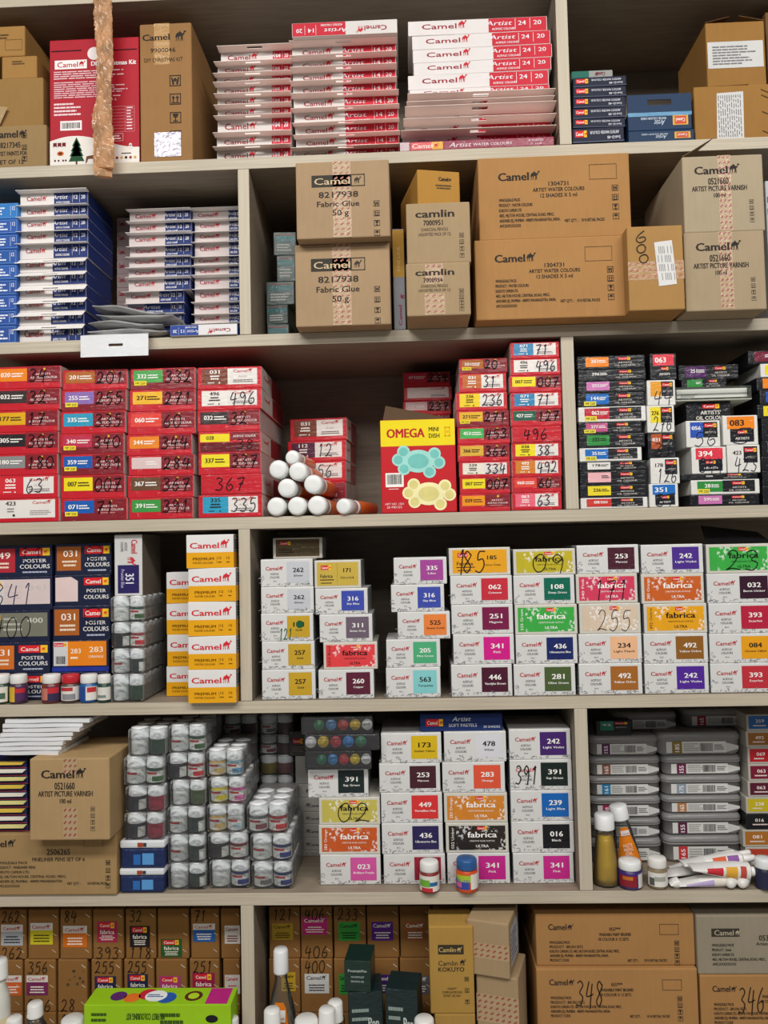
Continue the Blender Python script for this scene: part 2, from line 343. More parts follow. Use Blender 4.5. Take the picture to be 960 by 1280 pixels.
mb = MB(); mb.box(-2.2, 2.2, .268, .4, 0, 2.8, M('d8d4cc', 'paper')); wl = mb.build('wall_back'); tag(wl, 'painted shop wall behind the shelving unit', 'wall', None, 'structure')

# ------------------------------------------------------------------ printed designs
def slots(n): return range(n)
def stack(items, bottom, floor_z, yf, dep, make, where, group, gap=.0006):
    """items: (top px, x0, x1, data...) from the top; builds upward from FLOOR_Z so that each box stands on the one below"""
    n = len(items); z = floor_z; res = []
    for i in range(n-1, -1, -1):
        it = items[i]; y0 = it[0]; y1 = items[i+1][0] if i < n-1 else bottom
        b = make((it[1], y0, it[2], y1), yf, dep, z, it[3:], ', '+ordn(i, n)+' in '+where, group)
        z = b.z1; res.append(b)
    return res[::-1]
def cmt(px, name, cat, look, tail): return look+tail
MAR, RED = '86202b', 'c9202e'
def red_box(px, yf, dep, z0, d, tail, group):
    style, num, sw, hand = d[:4]; mp = 'm' in d[4] if len(d) > 4 else False; dk = 'd' in d[4] if len(d) > 4 else False
    look = d[5] if len(d) > 5 else 'red paint box with '+COLN.get(sw, 'coloured')+' swatch'
    if style == 'plain': look = 'plain red paint box numbered in pen'
    if style == 'card': look = 'red paint box with large white label'
    yaw = random.uniform(-.012, .012)
    b = Box('paint_box', 'paint box', look+tail, px, yf, dep, z0, RED, 'wrap' if style == 'old' else 'wrap', side='d8d0c8' if style != 'old' else 'c4b4ae', top=RED, group=group, yaw=yaw)
    p = b.p(); nc = '2a2422' if dk else 'f6f1ea'
    if style == 'old':
        p.rect(.5, .03, .985, .74 if not mp else .97, MAR, None, 0)
        if mp: p.rect(.015, .6, .5, .97, MAR, None, 0)
        p.rect(.05, .09, .5, .66, sw, None, 1)
        p.text(.11, .36, num, .2, nc, 2, 'l', fw=-.14); p.lines(.27, .27, .47, .5, 2, nc, .45)
        p.disc(.76, .14, .0018, 'e8b53a', 'ink', 3, 8); p.text(.74, .36, 'ARTISTS', .09, 'f0d8d4', 1, lay=3, fw=-.22); p.text(.75, .52, 'ACRYLIC COLOUR', .1, 'f4e8e4', 0, lay=3, fw=-.4); p.lines(.6, .62, .9, .7, 1, 'c88a86', .5, 3)
        if mp: p.rect(.06, .58, .25, .78, 'f0dc3a', 'ink', 4); p.text(.155, .68, 'MP.220', .11, '2a2422', 1, fw=-.15, lay=6)
        if hand: p.hand(hand, .52, .14, .52+.145*len(hand), .7, '08080c', wdt=.0017, lay=8)
    elif style == 'new':
        p.rect(.07, .08, .47, .8, sw, None, 1); p.rect(.47, .08, .93, .8, 'e9e4de', None, 1)
        p.text(.27, .22, num, .17, nc, 2, fw=-.15); p.lines(.18, .36, .36, .6, 2, nc, .5, 4, .3, 'c'); p.lines(.16, .68, .3, .75, 1, nc, .5); p.disc(.34, .72, .0012, nc, 'ink', 4, 8)
        p.logo(.56, .2, .12, .3, 'c4323a'); p.text(.7, .44, 'Artist', .1, 'b9a9a9', 0, fw=-.14); p.lines(.54, .58, .88, .74, 2, '6d5c60', .45, 4, .2, 'c')
        if hand: p.hand(hand, .5, .16, .5+.14*len(hand), .76, wdt=.0015, col='1b1d33')
    elif style == 'card':
        p.rect(.02, .06, .94, .82, 'eae6e0', None, 1); p.text(.27, .2, num, .17, '35302f', 2, fw=-.15); p.lines(.2, .38, .34, .6, 2, '8a8481', .5, 4, .3, 'c'); p.rect(.3, .66, .335, .75, '2a2422', 'ink', 4)
        p.logo(.6, .18, .12, .28, 'c4323a'); p.lines(.56, .5, .9, .72, 3, '9a8e90', .45)
    elif style == 'plain':
        p.hand(hand, .22, .16, .22+.17*len(hand), .78, wdt=.0016); p.rect(.02, .9, .98, .96, 'a81a27', None, 1)
    elif style == 'torn':
        p.rect(.03, .12, .5, .5, sw, None, 1); p.text(.13, .3, num, .18, nc, 1, 'l', fw=-.12); p.rect(.03, .54, .97, .97, '6b1820', None, 1); p.rect(.52, .05, .97, .42, MAR, None, 1)
        p.text(.74, .24, 'ACRYLIC COLOUR', .1, 'f4e8e4', 1, fw=-.36); p.hand(hand, .6, .4, .9, .85, '2a1114', .0013)
    b.done()
    if dep > .08 and style in ('new', 'plain', 'card', 'torn'):
        q = b.p('R'); q.rect(.45, .04, .98, .96, '9c2530', None, 0); q.logo(.1, .4, .16, .26, 'c4323a', lay=3); b.done('side_print')
    return b
COLN = {'f58a1f': 'orange', '3a2f2f': 'dark umber', 'e7b01f': 'ochre yellow', '2b2526': 'black', '8d8d8d': 'grey', 'd9303a': 'crimson', 'b5651d': 'brown', '8f6fb8': 'lilac', '2f9fc4': 'sky blue', 'c4304f': 'rose',
        '1d5fb5': 'blue', 'f4e021': 'yellow', '4aa64f': 'green', 'f2b92a': 'amber', 'e8463a': 'scarlet', 'f08a24': 'orange', 'e3c9c8': 'blank pink', '6d4b35': 'brown', '3f9a46': 'leaf green', '7a3b26': 'sienna',
        'efe9e2': 'white', 'c46a2c': 'burnt orange', 'f2d21f': 'lemon', 'e8b52a': 'gold', '46b457': 'bright green', 'e0b23a': 'mustard', 'efe8d6': 'cream', 'f59a1f': 'orange', '2f86b8': 'mid blue', '1f5f4a': 'deep green',
        'd9822b': 'tan', 'f06a80': 'pink', 'd07ab8': 'mauve', 'c4568a': 'magenta', '5a2440': 'plum', '2c3c8c': 'navy'}
# ================================================================== ROW 3: red paint boxes
GR = 'red paint boxes on the third shelf'
stack([(458,-8,76,'old','020','f58a1f','34'),(485.6,-8,75,'old','032','3a2f2f','32'),(513,-9,73,'old','177','e7b01f','17','d'),(540,-9,73,'old','305','2b2526','305'),(567.6,-9,72,'old','180','8d8d8d','180'),
       (594,-9,73,'new','063','d9303a','63'),(623,-9,74,'card','423','efe9e2','')], 651, F3, .004, .115, red_box, 'leftmost of four red stacks', GR)
stack([(462,78,159,'old','201','b5651d','201'),(487,77,158,'old','255','8f6fb8','255','m'),(514,75.5,157,'old','335','2f9fc4','335'),(542,75,155,'old','340','c4304f','340','m'),(567.6,76,155,'old','359','1d5fb5','359','m'),
       (594,76,156,'old','007','f4e021','007','d'),(623,76.5,159,'old','071','1d5fb5','71','m')], 650, F3, .004, .115, red_box, 'second of four red stacks', GR)
stack([(460,163,244,'old','332','4aa64f','332','m'),(487,162,244,'old','271','f2b92a','271','d'),(514,159.5,244,'old','060','e8463a','60'),(543,158,240,'old','344','f08a24','344'),(569,160.5,243,'old','','e3c9c8','284'),
       (594,159.5,242,'old','367','6d4b35','367'),(622,161,241,'old','391','3f9a46','391')], 648, F3, .004, .115, red_box, 'third of four red stacks', GR)
stack([(458.5,247,327,'new','031','7a3b26',''),(486,246.5,327,'new','496','efe9e2','496','d'),(512,246.5,325,'old','032','3a2f2f','32'),(539,248,326,'torn','038','f4e021','38','d'),(565,248,326,'old','337','f4e021','337','d'),
       (593,251,328,'plain','367',RED,'367'),(618.5,248,328,'new','335','2f9fc4','335','d')], 647, F3, .002, .2, red_box, 'red stack beside white tubes', GR)
def tilted(px, yf, dep, z0, d, tail, group):
    b = red_box(px, yf, dep, z0, d, tail, group); b.o.rotation_euler.z = -.1; return b
stack([(523,362,434,'new','031','7a3b26',''),(551,359,433,'new','112','5a2440','12'),(577,359,433,'new','056','2c3c8c','56'),(603,359,433,'old','031','c46a2c','31')], 637, F3, .135, .095, tilted, 'short stack behind tubes', GR)
stack([(448,574,634,'old','201','b5651d','20','m'),(466.5,574,633,'new','031','c46a2c','31'),(490,570,634,'new','236','f2d21f','236','d'),(513,571,636,'old','271','e8b52a','271','dm'),(533.5,572,637.5,'old','453','46b457','453'),
       (555,572,637,'old','366','e0b23a','366','d'),(577,574,638,'new','339','efe8d6','334','d'),(596.5,575,638,'old','007','f4e021','007','d'),(617.5,574.5,638,'old','039','f59a1f','','d')], 638, F3, .008, .105, red_box, 'stack beside dish carton', GR)
stack([(427.5,638,699,'new','071','2f86b8','71'),(448,638,700.5,'new','496','efe9e2','496','d'),(469,637,702,'old','007','f4e021','007','d'),(490,638.5,702,'new','071','2f86b8','71'),(511.5,638.5,702,'old','427','1f5f4a','127'),
       (532.5,640,702,'plain','496',RED,'496'),(553.5,640,702,'new','038','f4e021','38','d'),(574,640,702,'new','492','d9822b','492'),(596,640,702,'old','060','e8463a','60'),(615.5,640,702,'new','063','f06a80','63')], 636.5, F3, .003, .105, red_box, 'tallest red stack', GR)
back = []
zb = F3; hh = (at(535, 465, .125).z-F3)/10
for i in range(10):
    px = (505-(i % 2), 0, 563+(i % 3), 0); lab = None
    d = [('old','471','c4304f','234'),('old','237','e3c9c8','237'),('new','471','efe9e2','')][i % 3]
    if i < 7: tail, look = ' low in shaded stack hidden behind dish carton', 'red paint box'
    else: tail, look = ', '+ordn(9-i, 10)+' in shaded stack behind dish carton', 'red paint box with '+COLN[d[2]]+' swatch'
    yy = at(535, 465, .125); b = Box.__new__(Box)
    ptop = 465+(9-i)*18.6
    b = red_box((px[0], ptop, px[2], ptop+18), .125, .1, F3+i*hh, d+('', look), tail, GR)
    b.o.location.z = F3+i*hh; b.o.scale.z = hh/b.h

# white capped marker tubes
def marker(cx, cy, r, lab, yaw=-.09, first=[None], z=None):
    P_ = at(cx, cy, -.006); R = r*.00119
    mb = MB(); mb.lathe([(.3*R,.0),(.78*R,.0),(.9*R,.001),(R,.004),(R,.030),(.94*R,.0305)], M('eceeec','plastic'), ax='y', seg=30); cap = mb.build('cap', None, True)
    mb = MB(); mb.lathe([(.9*R,.030),(.93*R,.031),(.93*R,.125),(.85*R,.128)], M('d8641f','plastic'), ax='y', seg=30, mats=[M('d8641f','plastic'), M('e2702a','plastic'), M('e8e4dc','plastic')])
    mb.lathe([(.935*R,.036),(.935*R,.05)], M('f0ebe2','plastic'), ax='y', seg=30)
    o = mb.build('marker_tube', None, True); cap.parent = o; o.location = (P_.x, -.006, z if z is not None else P_.z); o.rotation_euler.z = yaw
    tag(o, lab, 'tube', 'white capped orange tubes on the third shelf'); return o
GT = 'orange tube with round white cap, '
zf = F3
for cx, cy, r, t in ((344.6,631.4,11.9,'lowest row, next to red stack'),(370.6,631.4,11.9,'lowest row, second from red stack'),(395.9,630.5,12.2,'lowest row, third from red stack'),(428.6,634.8,10.2,'lying apart at right end of heap'),
                     (358,609.8,11.9,'middle tier, first from red stack'),(391,605,12,'middle tier, leaning outward'),(347,586.5,11.9,'upper tier, beside red stack'),(372,589,11.9,'upper tier, right of pair'),(365,571.5,9.2,'small one crowning the heap')):
    z = F3+r*.00119 if cy > 625 else None
    marker(cx, cy, r, GT+t, -.3 if cx > 420 else -.09, z=z)

# dish carton
b = Box('dish_carton', 'carton', 'red and yellow carton picturing two paint dishes, top flap raised', (476,524,570,640), .0, .12, F3, 'c8232b', 'paper', side='c8232b', bev=.0015)
p = b.p(); p.rect(.005, .005, .995, .285, 'f2dc1c', None, 0); p.text(.09, .145, 'OMEGA', .095, 'b8232e', 2, 'l', fw=-.5); p.text(.65, .11, 'MINI', .045, '3a3326', 1, 'l', fw=-.13); p.text(.65, .18, 'DISH', .045, '3a3326', 1, 'l', fw=-.14)
p.ring(.86, .09, .93, .19, .0012, 'e6a81c'); p.disc(.895, .14, .0025, 'e6a81c', 'ink', 4, 3)
def dish(u, v, c1, c2, s, rot):
    lob = [(-.22,-.13),(-.29,.0),(-.2,.13),(.23,-.13),(.3,.0),(.17,.15)]
    for n_, (dx, dy) in enumerate(lob): p.disc(u+s*(dx*math.cos(rot)-dy*.5*math.sin(rot)), v+s*(dx*.6*math.sin(rot)+dy*.75), .0105*s, c1, 'ink', 1+.25*n_); 
    p.disc(u, v, .026*s, c1, 'ink', 2.8, 24, .72)
    for n_, (dx, dy) in enumerate(lob): p.disc(u+s*(dx*math.cos(rot)-dy*.5*math.sin(rot)), v+s*(dx*.6*math.sin(rot)+dy*.75), .0072*s, c2, 'ink', 3.2+.1*n_)
    p.disc(u, v, .017*s, c2, 'ink', 4, 24, .72)
dish(.5, .45, '9fd8cf', '74c0b8', .92, .12); dish(.63, .8, 'efe7b0', 'd9cf86', .92, .08)
p.rect(.06, .57, .3, .72, 'f2efe8', 'ink', 1); p.bars(.08, .585, .28, .69); p.text(.17, .9, 'ART NO. 1501', .022, 'f4dcd8', 0, fw=-.25); p.text(.17, .935, '20 PIECES', .022, 'f4dcd8', 0, fw=-.2); p.lines(.1, .735, .3, .75, 1, 'f4dcd8')
b.done()
mb = MB(); W_ = b.w; mb.add([(-W_/2+.004, .01, b.h), (W_/2, .012, b.h), (W_/2, .03, b.h+.004), (-W_/2+.008, .035, b.h+.028), (-W_/2+.004, .0112, b.h), (W_/2, .0132, b.h), (W_/2, .0312, b.h+.004), (-W_/2+.008, .0362, b.h+.028)],
   [(0,1,2,3),(7,6,5,4),(0,4,5,1),(1,5,6,2),(2,6,7,3),(3,7,4,0)], M('5d4a38','card')); mb.build('flap', b.o)

# black paint boxes in the right hand bay of the same shelf
GB = 'black oil paint boxes on the third shelf'
BK = '1c1d22'
def oil_box(px, yf, dep, z0, d, tail, group):
    num, sw, body, fl = d[:4]; hand = d[4] if len(d) > 4 else ''
    wh = body == 'w'; look = ('white' if wh else 'black')+' oil paint box, '+SWN.get(sw, 'coloured')+' label'
    b = Box('oil_paint_box', 'paint box', look+tail, px, yf, dep, z0, 'dddcd6' if wh else BK, 'wrap', front=None if not wh else 'e4e3de', group=group, yaw=random.uniform(-.015, .015))
    p = b.p(); dk = 'd' in fl; nc = '2a2422' if dk else 'f4f1ec'
    if 'n' in fl:       # a narrow end
        if 't' in fl:
            p.rect(.12, .04, .9, .46, sw, None, 1); p.text(.2, .25, num, .2, nc, 2, 'l', fw=-.4); p.rect(.2, .46, .88, .9, '1c1d22', None, 1); p.tag(.4, .52, .68, .63); p.text(.54, .78, 'ARTISTS', .08, 'e8e4de', 1, fw=-.4)
        else:
            p.rect(.12, .06, .5, .64, sw, None, 1); p.text(.3, .28, num, .14, nc, 2, fw=-.26); p.rect(.5, .06, .92, .64, '1c1d22', None, 1); p.tag(.53, .12, .89, .26); p.text(.71, .45, 'ARTISTS', .08, 'cfcac2', 0, fw=-.32)
        if hand: p.hand(hand, .2, .42, .92, .95, '1b1d33' if wh else '101014', .0012)
    else:
        u0 = .06 if wh else .09
        p.rect(u0+.03, .1, .46, .82, sw, None, 1); 
        if wh: p.rect(.46, .06, .93, .84, '222228', None, 1)
        p.text(.2, .4, num, .25, nc, 2, 'l', fw=-.11); p.lines(.32, .3, .44, .55, 2, nc, .5)
        p.tag(.6, .16, .78, .36); p.text(.7, .54, 'ARTISTS', .12, 'cfcac2', 1, fw=-.2); p.text(.7, .74, 'OIL COLOUR', .12, 'cfcac2', 1, fw=-.3)
        if 'm' in fl: p.rect(.09, .62, .27, .92, 'eadb4a', 'ink', 3); p.text(.18, .77, 'MP.220', .16, '2a2422', 1, fw=-.14, lay=5)
        if hand: p.hand(hand, .55, .2, .95, .9, '08080c', .001)
    b.done(); return b
SWN = {'f58a1f': 'orange', '26262c': 'dark', 'd07ab8': 'mauve', '1d6fc4': 'blue', 'c42a3a': 'red', 'c4568a': 'pink', '2f8f3f': 'green', 'e6e3de': 'white', 'f2b8bd': 'pale pink', 'f0dc2a': 'yellow', 'd23a34': 'vermilion', 'd98a1f': 'ochre',
       'b5552a': 'rust', '5b2a6a': 'violet', 'e2384a': 'scarlet', '2c56b8': 'royal blue', 'e8a02a': 'amber', '7a1f3a': 'maroon', '8a5a2a': 'brown', '3a66b0': 'cobalt'}
def Y4(v): return 420+v/3.692
def X4(v): return 700+v/3.692
c_ = [(90,80,393,'283','f58a1f','b',''),(152,85,397,'396','26262c','b',''),(205,85,396,'255','d07ab8','b',''),(260,82,393,'144','1d6fc4','b','m'),(325,85,397,'062','c42a3a','w','m'),(395,85,378,'277','c4568a','b','m'),
      (450,88,393,'332','2f8f3f','b','d'),(515,90,378,'351','1d6fc4','w','m'),(577,90,400,'178','e6e3de','b','d','17'),(622,92,403,'','f2b8bd','b','d'),(685,92,403,'236','f0dc2a','b','d'),(745,95,405,'081','d23a34','w','')]
stack([(Y4(t), X4(a), X4(e))+tuple(r) for t, a, e, *r in c_], 634, F3, .006, .1, oil_box, 'black stack against upright', GB)
d_ = [(80,415,538,'063','e2384a','b','nt'),(203,402,533,'','e8a02a','w','n','44'),(320,402,528,'276','f0dc2a','w','nd','276'),(445,406,533,'031','b5552a','b','n','31'),(562,418,552,'178','e6e3de','w','nd','126'),(682,412,546,'351','1d6fc4','w','nt','37')]
stack([(Y4(t), X4(a), X4(e))+tuple(r) for t, a, e, *r in d_], 632, F3, .006, .1, oil_box, 'column of narrow box ends', GB)
def e1(t, bt, a, e, z0, *d, yf=.008, dep=.1, where='middle pile of black bay'):
    return oil_box((X4(a), Y4(t), X4(e), Y4(bt)), yf, dep, z0, d, ', '+where, GB)
b1 = e1(730, 782, 600, 922, F3, '595', 'd07ab8', 'b', '', where='lowest in middle pile')
b2 = e1(662, 728, 605, 922, b1.z1, '281', '2f8f3f', 'w', 'm', where='second lowest in middle pile')
b3 = e1(634, 660, 562, 912, b2.z1, '', '26262c', 'b', '', where='crushed under the four pale ends')
w1 = e1(512, 634, 608, 768, b3.z1, '394', 'e2384a', 'w', 'nt', '344', where='lower left of four pale ends')
w2 = e1(502, 634, 772, 924, b3.z1, '423', 'e6e3de', 'w', 'nd', '423', where='lower right of four pale ends')
w3 = e1(390, 512, 582, 740, w1.z1, '056', '2c56b8', 'w', 'n', '56', where='upper left of four pale ends')
w4 = e1(366, 502, 752, 914, w2.z1, '083', 'f58a1f', 'w', 'ntd', '5', where='upper right of four pale ends')
b = Box('oil_paint_box', 'paint box', 'black paint box whose end reads artists oil colour', (X4(545), Y4(302), X4(748), 0), .02, .09, w3.z1, BK, 'wrap', group=GB); w5 = b
p = b.p(); p.tag(.36, .14, .74, .36); p.text(.54, .56, "ARTISTS'", .18, 'e8e4da', 1, fw=-.45); p.text(.54, .82, 'OIL COLOUR', .18, 'e8e4da', 1, fw=-.66); b.done()
# opened tray
x0 = at(X4(546), Y4(270), .0).x; x1 = at(X4(900), Y4(270), .0).x; z = w5.z1; zt = at(X4(700), Y4(226), .0).z
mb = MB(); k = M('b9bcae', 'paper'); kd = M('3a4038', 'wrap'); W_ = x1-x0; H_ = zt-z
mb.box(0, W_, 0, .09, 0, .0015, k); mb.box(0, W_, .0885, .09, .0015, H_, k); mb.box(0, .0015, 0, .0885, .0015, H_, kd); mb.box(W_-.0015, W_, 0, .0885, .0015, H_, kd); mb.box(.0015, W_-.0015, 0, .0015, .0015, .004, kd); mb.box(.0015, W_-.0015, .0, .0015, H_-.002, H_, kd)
mb.box(.0015, W_-.0015, .012, .0135, .0016, H_-.001, M('d8dad2', 'paper')); o = mb.build('paint_tray'); o.location = (x0, .012, z); tag(o, 'opened tray box showing pale lining, across the middle black pile', 'tray', GB)
class Q: pass
q = Q(); q.w, q.h, q.d, q.kind, q.o, q.pr = W_, H_, .09, 'paper', o, MB()
p = Print(q); p.lines(.1, .4, .35, .7, 3, '8a8d84', .5, -100); q.pr.v = [(a+W_/2, .0117, c) for a, _, c in q.pr.v]; q.pr.build('inner_print', o)
gz = z+H_
b = oil_box((X4(560), Y4(196), X4(770), Y4(228)), .03, .08, gz, ('', '2f8f3f', 'b', ''), ', lying on opened tray', GB)
oil_box((X4(545), Y4(132), X4(825), Y4(190)), .04, .08, b.z1, ('251', '5b2a6a', 'b', ''), ', topping the middle black pile', GB)
f_ = [(65,868,1110,'','7a1f3a','b',''),(125,925,1150,'2','f0dc2a','w','d'),(188,908,1140,'','f58a1f','b',''),(250,922,1150,'2','2c56b8','b',''),(315,912,1140,'26','f0dc2a','b','d'),(378,932,1150,'','26262c','b',''),(482,932,1150,'','8a5a2a','b',''),(555,930,1150,'','26262c','b',''),
      (620,934,1150,'','3a66b0','b',''),(690,936,1150,'','5b2a6a','b','')]
stack([(Y4(t), X4(a), X4(e))+tuple(r) for t, a, e, *r in f_], 630, F3, .02, .1, oil_box, 'black stack at picture edge', GB)

# ================================================================== ROW 4 and ROW 5: white acrylic boxes
LBL = '333438'
def acrylic(px, yf, dep, z0, d, tail, group):
    kind, num, name, sw = d[:4]; fl = d[4] if len(d) > 4 else ''; hand = d[5] if len(d) > 5 else ''
    if kind == 'a': look = 'white paint box with '+d[6]+' panel' if len(d) > 6 else 'white paint box with '+name.lower()+' panel'
    elif kind == 'o': look = 'film wrapped box with '+(d[6] if len(d) > 6 else 'yellow')+' front'
    else: look = 'white box with '+(d[6] if len(d) > 6 else 'coloured')+' floral panel'
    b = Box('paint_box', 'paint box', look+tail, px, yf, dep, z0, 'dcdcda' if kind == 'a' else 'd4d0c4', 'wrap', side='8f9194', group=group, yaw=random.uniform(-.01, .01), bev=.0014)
    p = b.p(); dk = 'd' in fl; nc = '2a2422' if dk else 'f6f3ee'
    if kind == 'a':
        p.scrawl(.02, .9, .98, .99, 26, '85878a'); p.scrawl(.01, .6, .08, .95, 7, '8a8c90')
        p.rect(.5, .1, .93, .86, sw, None, 1); p.logo(.1, .33, .13, .33, 'b5383c')
        p.text(.27, .53, 'ACRYLIC', .07, LBL, 0, fw=-.16); p.text(.27, .65, 'COLOURS', .07, LBL, 0, fw=-.18); p.text(.27, .79, '40 ml', .045, LBL, 0, fw=-.06)
        p.text(.72, .4, num, .16, nc, 2, fw=-.2); p.text(.72, .6, name, .07, nc, 1, fw=-min(.34, .03*len(name)))
        if hand: p.hand(hand, .08, .2, .46, .8, '14141a', .0017)
        if 'g' in fl: p.disc(.74, .4, .006, '1d5a3a', 'ink', 5, 7); p.hand('121', .34, .55, .6, .95, '1d5a3a', .0012)
    elif kind == 'o':
        p.rect(.06, .08, .94, .9, sw, None, 1); p.tag(.14, .18, .36, .34); p.text(.26, .56, 'Fabrica', .12, '2a2422', 1, fw=-.26); p.rect(.12, .68, .42, .71, '2a2422', 'ink', 3); p.lines(.14, .78, .38, .84, 1, '3a3430')
        p.text(.7, .36, num, .14, '2a2422', 2, fw=-.15); p.text(.7, .62, name, .07, '2a2422', 0, fw=-.28)
        if 's' in fl: p.rect(.49, .1, .495, .88, '8a7a2a', 'ink', 3)
        if hand: p.hand(hand, .2, .12, .62, .88, '14141a', .0017); p.hand('1', .12, .05, .3, .95, '14141a', .0017)
    else:
        p.rect(.05, .1, .95, .9, sw, 'floral', 1); p.rect(.05, .1, .17, .9, sw, None, 2)
        if num: p.text(.11, .5, num+' '+name, .045, 'f2ece4' if not dk else '3a3430', 0, rot=90, lay=4, fw=-.7)
        if 'x' not in fl:
            p.poly([(.34,.3),(.8,.3),(.88,.45),(.86,.8),(.78,.86),(.38,.86),(.3,.72),(.29,.42)], sw, None, 2)
            p.tag(.5, .12, .66, .24); fc = '1c1a1a' if dk else 'f8f4ee'
            p.text(.58, .39, 'fabrica', .19, fc, 2, fw=-.46, lay=5); p.text(.58, .6, 'CREATIVE FLUID ACRYLIC', .05, fc, 0, fw=-.4, lay=5); p.text(.58, .77, 'ULTRA', .09, fc, 1, fw=-.2, lay=5)
        else: p.tag(.5, .1, .66, .22)
        if hand: p.hand(hand, .28, .22, .86, .9, '2a2628' if 'x' in fl else '14141a', .0015 if 'x' not in fl else .0011)
    b.done(); return b
G4 = 'paint boxes in the eight white columns'
def Q6(l): return [(650+t/3.692, 310+a/3.692, 310+e/3.692)+tuple(r) for t, a, e, *r in l]
def Q7(l): return [(650+t/4.364, 540+a/4.364, 540+e/4.364)+tuple(r) for t, a, e, *r in l]
def Q8(l): return [(650+t/4.364, 740+a/4.364, 740+e/4.364)+tuple(r) for t, a, e, *r in l]
GOLD = 'c9a32c'
k1 = stack(Q6([(180,58,300,'a','262','Silver','c9ccd2','d'),(308,60,304,'a','262','Silver','c9ccd2','d'),(430,60,302,'a','171','Gold',GOLD,'dg'),(560,64,308,'a','257','Gold',GOLD,'d'),(690,64,312,'a','257','Gold',GOLD,'d')]),
      870.7, F4, .006, .1, acrylic, 'first of eight columns', G4)
k2 = stack(Q6([(185,306,522,'o','171','Gold','cdb04a','ds','','yellow'),(315,310,553,'a','316','Sky Blue','3f4fae'),(435,330,575,'a','311','Stone Grey','6f6070'),(563,348,598,'f','303','Red','e8454a','d','','red'),(690,325,582,'a','260','Copper','5e2238')]),
      870.7, F4, .006, .1, acrylic, 'second of eight columns', G4)
k3 = stack(Q6([(172,672,918,'a','335','Lilac','a8489c'),(297,660,906,'a','316','Sky Blue','3f4fae'),(423,690,933,'a','525','Sweet Coral','ee8640','d'),(550,638,888,'a','205','Mint Green','4fb07c'),(680,637,889,'a','563','Turquoise','86cfd0','d')]),
      869.4, F4, .006, .1, acrylic, 'third of eight columns', G4)
k4 = stack(Q7([(150,92,428,'o','185','Yellow Deep','eda81e','d','85','orange'),(303,100,438,'a','062','Crimson','cc3040'),(460,106,443,'a','251','Magenta','7c1c4a'),(622,116,449,'a','341','Pink','d81f8c'),(787,105,438,'a','446','Vandyke Brown','4c1830')]),
      867.7, F4, .006, .11, acrylic, 'fourth of eight columns', G4)
k5 = stack(Q7([(157,443,783,'f','','','c6b62c','d','09','olive'),(300,445,778,'a','108','Deep Green','0f6a54'),(460,452,793,'f','335','Green','3fae48','','','green'),(625,457,794,'a','436','Ultramarine Blue','1c2a66'),(785,446,783,'a','281','Olive Green','4d6036')]),
      866.5, F4, .006, .11, acrylic, 'fifth of eight columns', G4)
k6 = stack([(681,721,798.5,'a','253','Maroon','4c2030'),(717,720,797,'f','340','Pink','d84060','','171','pink'),(754,724,801,'f','','','dcc8b0','dx','255','pale beige'),(792,723.5,802.5,'a','234','Light Peach','f2bd92','d'),(829,723.5,803.2,'a','492','Yellow Ochre','a8682a')],
      866, F4, .006, .11, acrylic, 'sixth of eight columns', G4)
k7 = stack(Q8([(132,267,607,'a','242','Light Violet','4f2f92'),(292,268,612,'f','283','Orange','cf6428','','','orange'),(455,283,628,'f','492','Ochre','eda81e','d','','amber'),(618,283,633,'a','492','Yellow Ochre','936024'),(782,287,638,'a','242','Light Violet','53299a')]),
      865.5, F4, .006, .11, acrylic, 'seventh of eight columns', G4)
k8 = stack(Q8([(130,622,975,'f','','','3fae48','d','23','green'),(290,627,985,'a','032','Burnt Umber','381a2c'),(452,637,990,'a','393','Scarlet','bc2440'),(618,641,990,'a','084','Chrome Yellow','eda41c','d'),(780,647,990,'a','393','Scarlet','c4323e')]),
      865, F4, .006, .11, acrylic, 'eighth of eight columns', G4)
q = acrylic((341, 672, 403, 699), .05, .06, k1[0].z1, ('o', '', '', '5a4a2c', 'd', '', 'dark brown'), ', lying behind on the first column', G4)
# second box end beside the yellow one and the dark folded card above the eighth column
x0 = at(883, 675, .05).x; z = k8[0].z1; mb = MB()
mb.add([(0,0,.0004),(.1,.0,.0004),(.09,.03,.018),(.005,.035,.03),(0,.0015,.0004),(.1,.0015,.0004),(.09,.0315,.018),(.005,.0365,.03)], [(0,1,2,3),(7,6,5,4),(0,4,5,1),(1,5,6,2),(2,6,7,3),(3,7,4,0)], M('3a3a3e', 'card'))
o = mb.build('folded_card'); o.location = (x0, .05, z); tag(o, 'dark folded card flap lying on top of the eighth white column', 'card')

